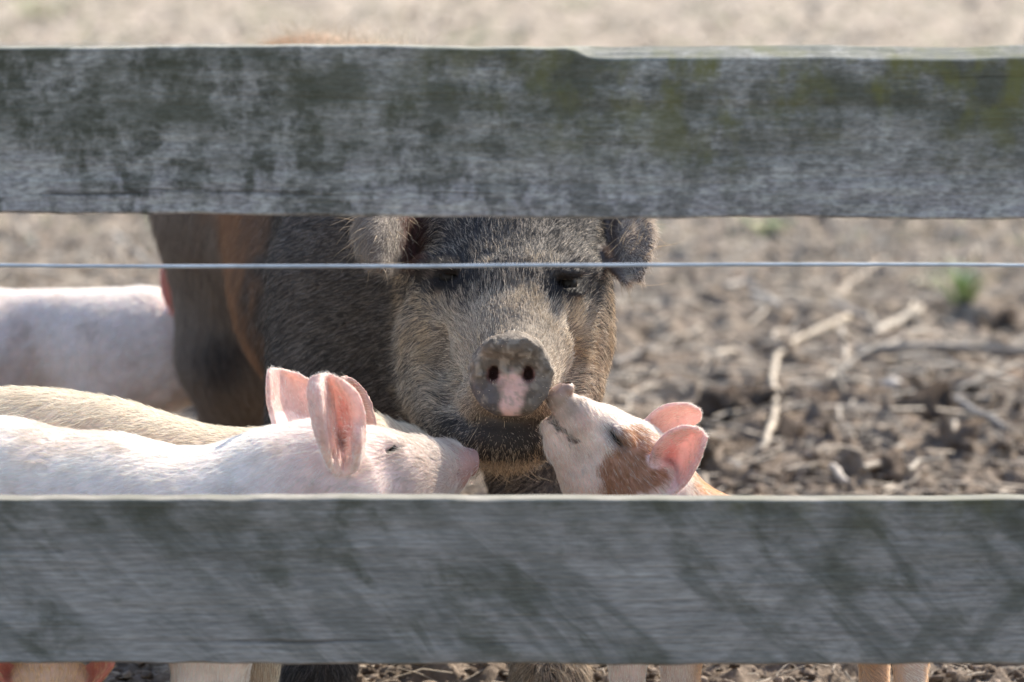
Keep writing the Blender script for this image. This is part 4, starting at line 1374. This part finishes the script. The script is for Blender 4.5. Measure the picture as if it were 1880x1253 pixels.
# ---- piglet behind the sow on the left
def far_piglet():
    v = Vol(rect_axis(-1.05, -.33, -.56, -.44, .006, .010), rect_axis(6.28, 6.60, 6.33, 6.45, .006, .010), rect_axis(-.01, .47, .34, .45, .005, .009))
    sp = [(-230, 658, 6.44, .092), (-40, 646, 6.44, .091), (70, 622, 6.44, .064), (150, 634, 6.44, .074), (230, 652, 6.44, .091), (290, 646, 6.44, .084), (350, 640, 6.45, .070)]
    v.chain([(P(a, b, c), r) for a, b, c, r in sp], .03, (1, 1.1, 1))
    v.chain([(P(a, b, c), r) for a, b, c, r in [(250, 655, 6.43, .068), (325, 664, 6.44, .055), (400, 655, 6.47, .045), (450, 655, 6.49, .028)]], .02)
    v.disc(P(462, 673, 6.495), (1, .2, 0), .0175, .007, .004, .006)
    ears = [v.sheet(PG([
        [(322, 582, 6.385), (338, 580, 6.395), (352, 570, 6.40)],
        [(304, 548, 6.37), (325, 545, 6.40), (346, 540, 6.41)],
        [(297, 510, 6.365), (316, 508, 6.39), (338, 508, 6.40)],
        [(300, 484, 6.37), (312, 480, 6.385), (326, 484, 6.39)]]), .0055, .004, .008),
        v.sheet(PG([
        [(345, 560, 6.47), (360, 558, 6.49), (380, 555, 6.50)],
        [(335, 525, 6.48), (352, 522, 6.50), (374, 520, 6.51)],
        [(335, 495, 6.48), (350, 492, 6.50), (368, 495, 6.51)]]), .0055, .004, .008)]
    for (px, d) in ((185, 6.40), (200, 6.50), (-30, 6.40), (-15, 6.50)):
        x = P(px, 900, d)[0]
        v.cone((x, d + (.02 if d < 6.45 else -.02), .29), .068, (x, d, .14), .034, .03)
        v.cone((x, d, .14), .034, (x, d, .02), .027, .02)
    colour = lambda V, Nn, px, py, ear: pink_skin(V, Nn, px, py, ear, (.80, .64, .58), (.74, .34, .30), .30, 7)
    gd = [(P(0, 600, 6.3), (-.6, 0, -.9)), (P(150, 600, 6.3), (-.6, 0, -.9)), (P(280, 600, 6.3), (-.6, 0, -.9)), (P(310, 520, 6.36), (-.2, 0, 1))]
    return finish_piglet('piglet', (-.62, 6.44, 0), v, ears, [], colour, lambda V, px, py, ear: 1 - .7 * ear, lambda V, px, py, ear: .013 - .007 * ear, gd,
                         white_hair((.94, .90, .85), .12), 40000, 'white piglet standing behind the sow at the left edge', .00024, .2, .18, 1.0, 13)

# ---- spotted piglet, nose raised to the sow
def spotted_piglet():
    v = Vol(rect_axis(-.0, .56, .02, .235, .0020, .009), rect_axis(4.84, 5.10, 4.875, 5.03, .0022, .007), rect_axis(-.01, .44, .285, .43, .0020, .009))
    v.chain([(P(a, b, c), r) for a, b, c, r in [(1145, 850, 4.965, .049), (1170, 900, 4.970, .060), (1225, 1000, 4.975, .074), (1400, 1072, 4.985, .085), (1600, 1074, 4.985, .078)]], .025)
    v.chain([(P(a, b, c), r) for a, b, c, r in [(1029, 736, 4.915, .0145), (1062, 770, 4.925, .0230), (1098, 806, 4.945, .037), (1145, 845, 4.965, .0475)]], .014)
    v.chain([(P(a, b, c), r) for a, b, c, r in [(1011, 784, 4.926, .0115), (1040, 816, 4.940, .024), (1085, 858, 4.955, .044)]], .010)   # jaw
    v.ell(P(1118, 868, 4.935), (.030, .028, .034), .02)                       # cheek
    v.disc(P(1023, 724, 4.912), (-.62, -.15, .76), .0142, .0065, .003, .005)
    v.ell(P(1044, 712, 4.912), (.0065, .012, .0065), .005)                   # curled rim of the snout
    v.ell(P(1018, 712, 4.893), (.0042, .006, .0048), .003, sub=True)
    v.ell(P(1030, 706, 4.897), (.0030, .006, .0035), .003, sub=True)
    # mouth: a long seam curling up at its end
    m = [(1000, 745), (1012, 768), (1026, 788), (1040, 800), (1052, 812)]
    ms = []
    for a in m:
        try: ms.append(v.hit(a[0], a[1], 4.8))
        except ValueError: pass
    for a, b in zip(ms[:-1], ms[1:]):
        v.cone(a + np.array([0, -.0006, 0]), .0020, b + np.array([0, -.0006, 0]), .0020, .004, sub=True)
    h = v.hit(1131, 806, 4.8)
    Rr = [[.62, 0, -.78], [0, 1, 0], [.78, 0, .62]]
    v.ell(P(1148, 796, 4.918), (.014, .010, .0055), .008, R=Rr)              # lids
    v.ell(P(1117, 818, 4.912), (.012, .009, .0050), .008, R=Rr)
    v.ell(h + np.array([0, -.001, 0]), (.0125, .006, .0020), .003, R=Rr, sub=True)
    v.ell(h + np.array([.0052, -.0015, .0042]), (.0125, .005, .0034), .005, R=Rr)
    v.ell(h + np.array([-.0052, -.0012, -.0042]), (.0125, .005, .0034), .005, R=Rr)
    eyes = [(h + np.array([0, .0068, 0]), .0066)]
    ears = [v.sheet(PG([
        [(1196, 850, 4.922), (1208, 880, 4.932), (1222, 900, 4.930), (1228, 912, 4.918)],
        [(1204, 822, 4.905), (1224, 848, 4.935), (1246, 872, 4.932), (1258, 886, 4.905)],
        [(1226, 797, 4.892), (1246, 818, 4.930), (1266, 838, 4.926), (1280, 850, 4.896)],
        [(1254, 785, 4.888), (1268, 797, 4.915), (1280, 810, 4.912), (1290, 824, 4.892)],
        [(1280, 787, 4.894), (1286, 791, 4.902), (1292, 797, 4.902), (1297, 804, 4.896)]]), .0036, .0024, .006)]
    ears.append(v.sheet(PG([
        [(1172, 792, 4.985), (1190, 802, 5.010), (1215, 815, 5.010)],
        [(1194, 766, 4.985), (1212, 782, 5.015), (1236, 800, 5.015)],
        [(1222, 747, 4.985), (1240, 764, 5.012), (1258, 785, 5.015)],
        [(1258, 743, 4.988), (1268, 756, 5.005), (1274, 778, 5.010)],
        [(1280, 751, 4.995), (1285, 758, 5.000), (1284, 770, 5.003)]]), .0036, .0024, .006))
    leg(v, 1152, 4.93, P(1190, 1030, 4.95), .050, .0205)
    leg(v, 1250, 4.97, P(1235, 1030, 4.99), .050, .0235)
    leg(v, 1605, 5.02, P(1610, 1070, 5.00), .052, .0185)
    leg(v, 1672, 4.95, P(1640, 1070, 4.97), .052, .0195)
    def brownmask(V, px, py):
        n = fbm(V * 45, 61, 4)
        e = (n - .5) * 60
        a = sstep(8, -8, np.hypot((px - 1150) / 1.25, (py - 864)) - 52 + e)               # cheek patch
        b_ = sstep(6, -6, np.hypot((px - 1170), (py - 818) / 1.1) - 39 + e)               # between eye and ear
        d = sstep(1262, 1290, px + e) * (py > 840) * (V[:, 1] > 4.93)                     # nape and back
        return np.clip(np.maximum(np.maximum(a, b_ * .9), d * .8) * (V[:, 2] > .2), 0, 1)
    def colour(V, Nn, px, py, ear):
        c = pink_skin(V, Nn, px, py, ear * 0, (.74, .55, .47), (.8, .4, .4), .15, 9)
        c = mixc(c, np.array([.33, .16, .095]), brownmask(V, px, py) * .9) * (.8 + .4 * fbm(V * 90, 3, 2))[:, None]
        c = mixc(c, (.84, .60, .57), ear * .9)
        inner = sstep(22, 6, np.hypot((px - 1232), (py - 840) * .6)) * ear
        c = ear_marks(V, mixc(c, (.76, .32, .29), inner * .75), ear, px, py)
        dirt = sstep(800, 735, py + (fbm(V * 60, 81, 3) - .5) * 70) * sstep(1100, 1045, px)
        c = mixc(c, (.30, .22, .17), dirt * .75)
        c = mixc(c, (.42, .25, .21), sstep(735, 718, py) * sstep(1060, 1040, px) * .5)
        c = mixc(c, (.70, .42, .36), sstep(30, 8, np.hypot(px - 1075, py - 775)) * .5)
        sm = np.full(len(V), 99.)
        for a, b in zip(m[:-1], m[1:]):
            for t in np.linspace(0, 1, 5):
                sm = np.minimum(sm, np.hypot(px - a[0] - (b[0] - a[0]) * t, py - a[1] - (b[1] - a[1]) * t))
        c = mixc(c, (.06, .04, .035), sstep(8, 2, sm + (fbm(V * 200, 5, 2) - .5) * 22) * .85)
        ex, ey = (px - 1131) * .62 + (py - 806) * .78, -(px - 1131) * .78 + (py - 806) * .62
        c = mixc(c, (.18, .145, .14), sstep(38, 14, np.hypot(ex * .8 + 2, ey * 1.4)) * .7)
        c = mixc(c, (.03, .022, .022), sstep(17, 8, np.hypot(ex * .70, ey * 2.4)) * .95)
        return c
    def mouthd(px, py):
        sm = np.full(len(px), 99.)
        for a, b in zip(m[:-1], m[1:]):
            for t in np.linspace(0, 1, 5):
                sm = np.minimum(sm, np.hypot(px - a[0] - (b[0] - a[0]) * t, py - a[1] - (b[1] - a[1]) * t))
        return sm
    def eyed(px, py):
        ex, ey = (px - 1131) * .62 + (py - 806) * .78, -(px - 1131) * .78 + (py - 806) * .62
        return np.hypot(ex * .6, ey * 1.8)
    def haircol(p, n, r_):
        x, y = proj(p)
        k = len(p)
        c = np.tile(np.array([.90, .84, .76]), (k, 1)) * np.clip(r_.normal(1, .1, k), .6, 1.2)[:, None]
        b_ = np.maximum(brownmask(p, x, y), .75 * sstep(44, 18, np.hypot(x - 1150, y - 812)) * (x > 1128))
        c = mixc(c, (.36, .28, .22), sstep(805, 740, y + (fbm(p * 60, 81, 3) - .5) * 60) * sstep(1100, 1045, x) * (.25 + .75 * (r_.uniform(0, 1, k) < .85)) * .95)
        c = mixc(c, (.20, .16, .15), sstep(26, 10, eyed(x, y)) * .7)
        c = mixc(c, (.10, .075, .06), sstep(11, 3, mouthd(x, y)) * (r_.uniform(0, 1, k) < .35) * .9)
        u = r_.uniform(0, 1, k)
        c = mixc(c, mixc(np.tile(np.array([.30, .14, .075]), (k, 1)), (.60, .36, .20), r_.uniform(0, 1, k)), (u < b_ * .90) * 1.0)
        c = mixc(c, np.array([.80, .50, .25]), sstep(1255, 1290, x) * (y > 850) * .6 * (p[:, 1] > 4.94))
        return c
    dens = lambda V, px, py, ear: (1 - .35 * ear) * (1 - .8 * sstep(740, 720, py) * sstep(1065, 1045, px)) * (1 - .93 * sstep(13, 6, eyed(px, py))) * (1 - .5 * sstep(8, 3, mouthd(px, py)))
    length = lambda V, px, py, ear: .0085 - .0040 * ear - .003 * sstep(790, 740, py) * sstep(1100, 1050, px)
    gd = [(P(1045, 760, 4.9), (.6, 0, -.7)), (P(1090, 800, 4.9), (.4, 0, -.9)), (P(1050, 860, 4.92), (.35, 0, -1)), (P(1110, 870, 4.9), (.3, 0, -1)), (P(1150, 790, 4.92), (.8, 0, -.5)), (P(1150, 860, 4.92), (.4, 0, -.9)), (P(1250, 900, 4.94), (.5, 0, -.9)),
          (P(1240, 820, 4.9), (.7, 0, .7)), (P(1240, 760, 5.0), (.7, 0, .6)), (P(1200, 1240, 4.92), (0, 0, -1)), (P(1450, 1000, 4.9), (1, 0, -.3))]
    return finish_piglet('piglet', (.25, 4.98, 0), v, ears, eyes, colour, dens, length, gd, haircol, 90000,
                         'white piglet with brown cheek patch raising its nose to the sow snout', .00015, .22, .17, 1.0, 14)

# ---- small piglet lying low under the lower board
def low_piglet():
    v = Vol(rect_axis(-.62, -.33, -.54, -.37, .0028, .009), rect_axis(4.46, 5.10, 4.49, 4.70, .0035, .010), rect_axis(-.01, .20, .08, .19, .0028, .006))
    v.chain([(P(92, 1292, 4.63), .050), (P(70, 1320, 4.72), .066), (P(50, 1335, 4.84), .076), (P(30, 1345, 4.98), .070)], .03)
    v.cone(P(92, 1292, 4.62), .048, P(94, 1370, 4.56), .030, .02)
    v.cone(P(94, 1370, 4.56), .028, P(94, 1420, 4.52), .019, .015)
    v.disc(P(94, 1428, 4.515), (0, -.8, -.4), .0175, .007, .004, .006)
    eyes = []
    for px in (66, 121):
        h = v.hit(px, 1325, 4.47)
        v.ell(h, (.007, .006, .004), .004, sub=True)
        eyes.append((h + np.array([0, .005, 0]), .006))
    ears = [v.sheet(PG([
        [(140, 1300, 4.62), (148, 1275, 4.635), (142, 1245, 4.64)],
        [(160, 1275, 4.60), (168, 1250, 4.63), (166, 1222, 4.63)],
        [(182, 1252, 4.59), (190, 1232, 4.61), (190, 1205, 4.61)],
        [(204, 1226, 4.585), (210, 1212, 4.595), (214, 1194, 4.595)]]), .0036, .0024, .006),
        v.sheet(PG([
        [(46, 1300, 4.62), (38, 1275, 4.635), (44, 1245, 4.64)],
        [(26, 1275, 4.60), (16, 1250, 4.63), (18, 1222, 4.63)],
        [(4, 1252, 4.59), (-6, 1232, 4.61), (-4, 1205, 4.61)],
        [(-18, 1226, 4.585), (-24, 1212, 4.595), (-28, 1194, 4.595)]]), .0036, .0024, .006)]
    for px in (40, 150):
        x = P(px, 1300, 4.66)[0]
        v.cone((x, 4.70, .06), .030, (x, 4.60, .022), .020, .015)
        v.cone((x, 4.60, .022), .020, (x, 4.52, .016), .016, .01)
    def colour(V, Nn, px, py, ear):
        c = pink_skin(V, Nn, px, py, ear, (.66, .45, .33), (.66, .22, .17), .25, 12)
        return c
    gd = [(P(90, 1240, 4.58), (0, .5, .8)), (P(90, 1330, 4.56), (0, .5, .8)), (P(190, 1220, 4.59), (.7, 0, .6)), (P(0, 1220, 4.59), (-.7, 0, .6)), (P(40, 1300, 4.9), (0, 1, 0))]
    return finish_piglet('piglet', (-.47, 4.72, 0), v, ears, eyes, colour, lambda V, px, py, ear: 1 - .6 * ear, lambda V, px, py, ear: .010 - .002 * ear, gd,
                         white_hair((.84, .62, .38), .2), 30000, 'small tan piglet crouching low at the bottom left, only head top showing', .00020, .25, .2, 1.0, 15)

white_piglet()
cream_piglet()
far_piglet()
spotted_piglet()
low_piglet()
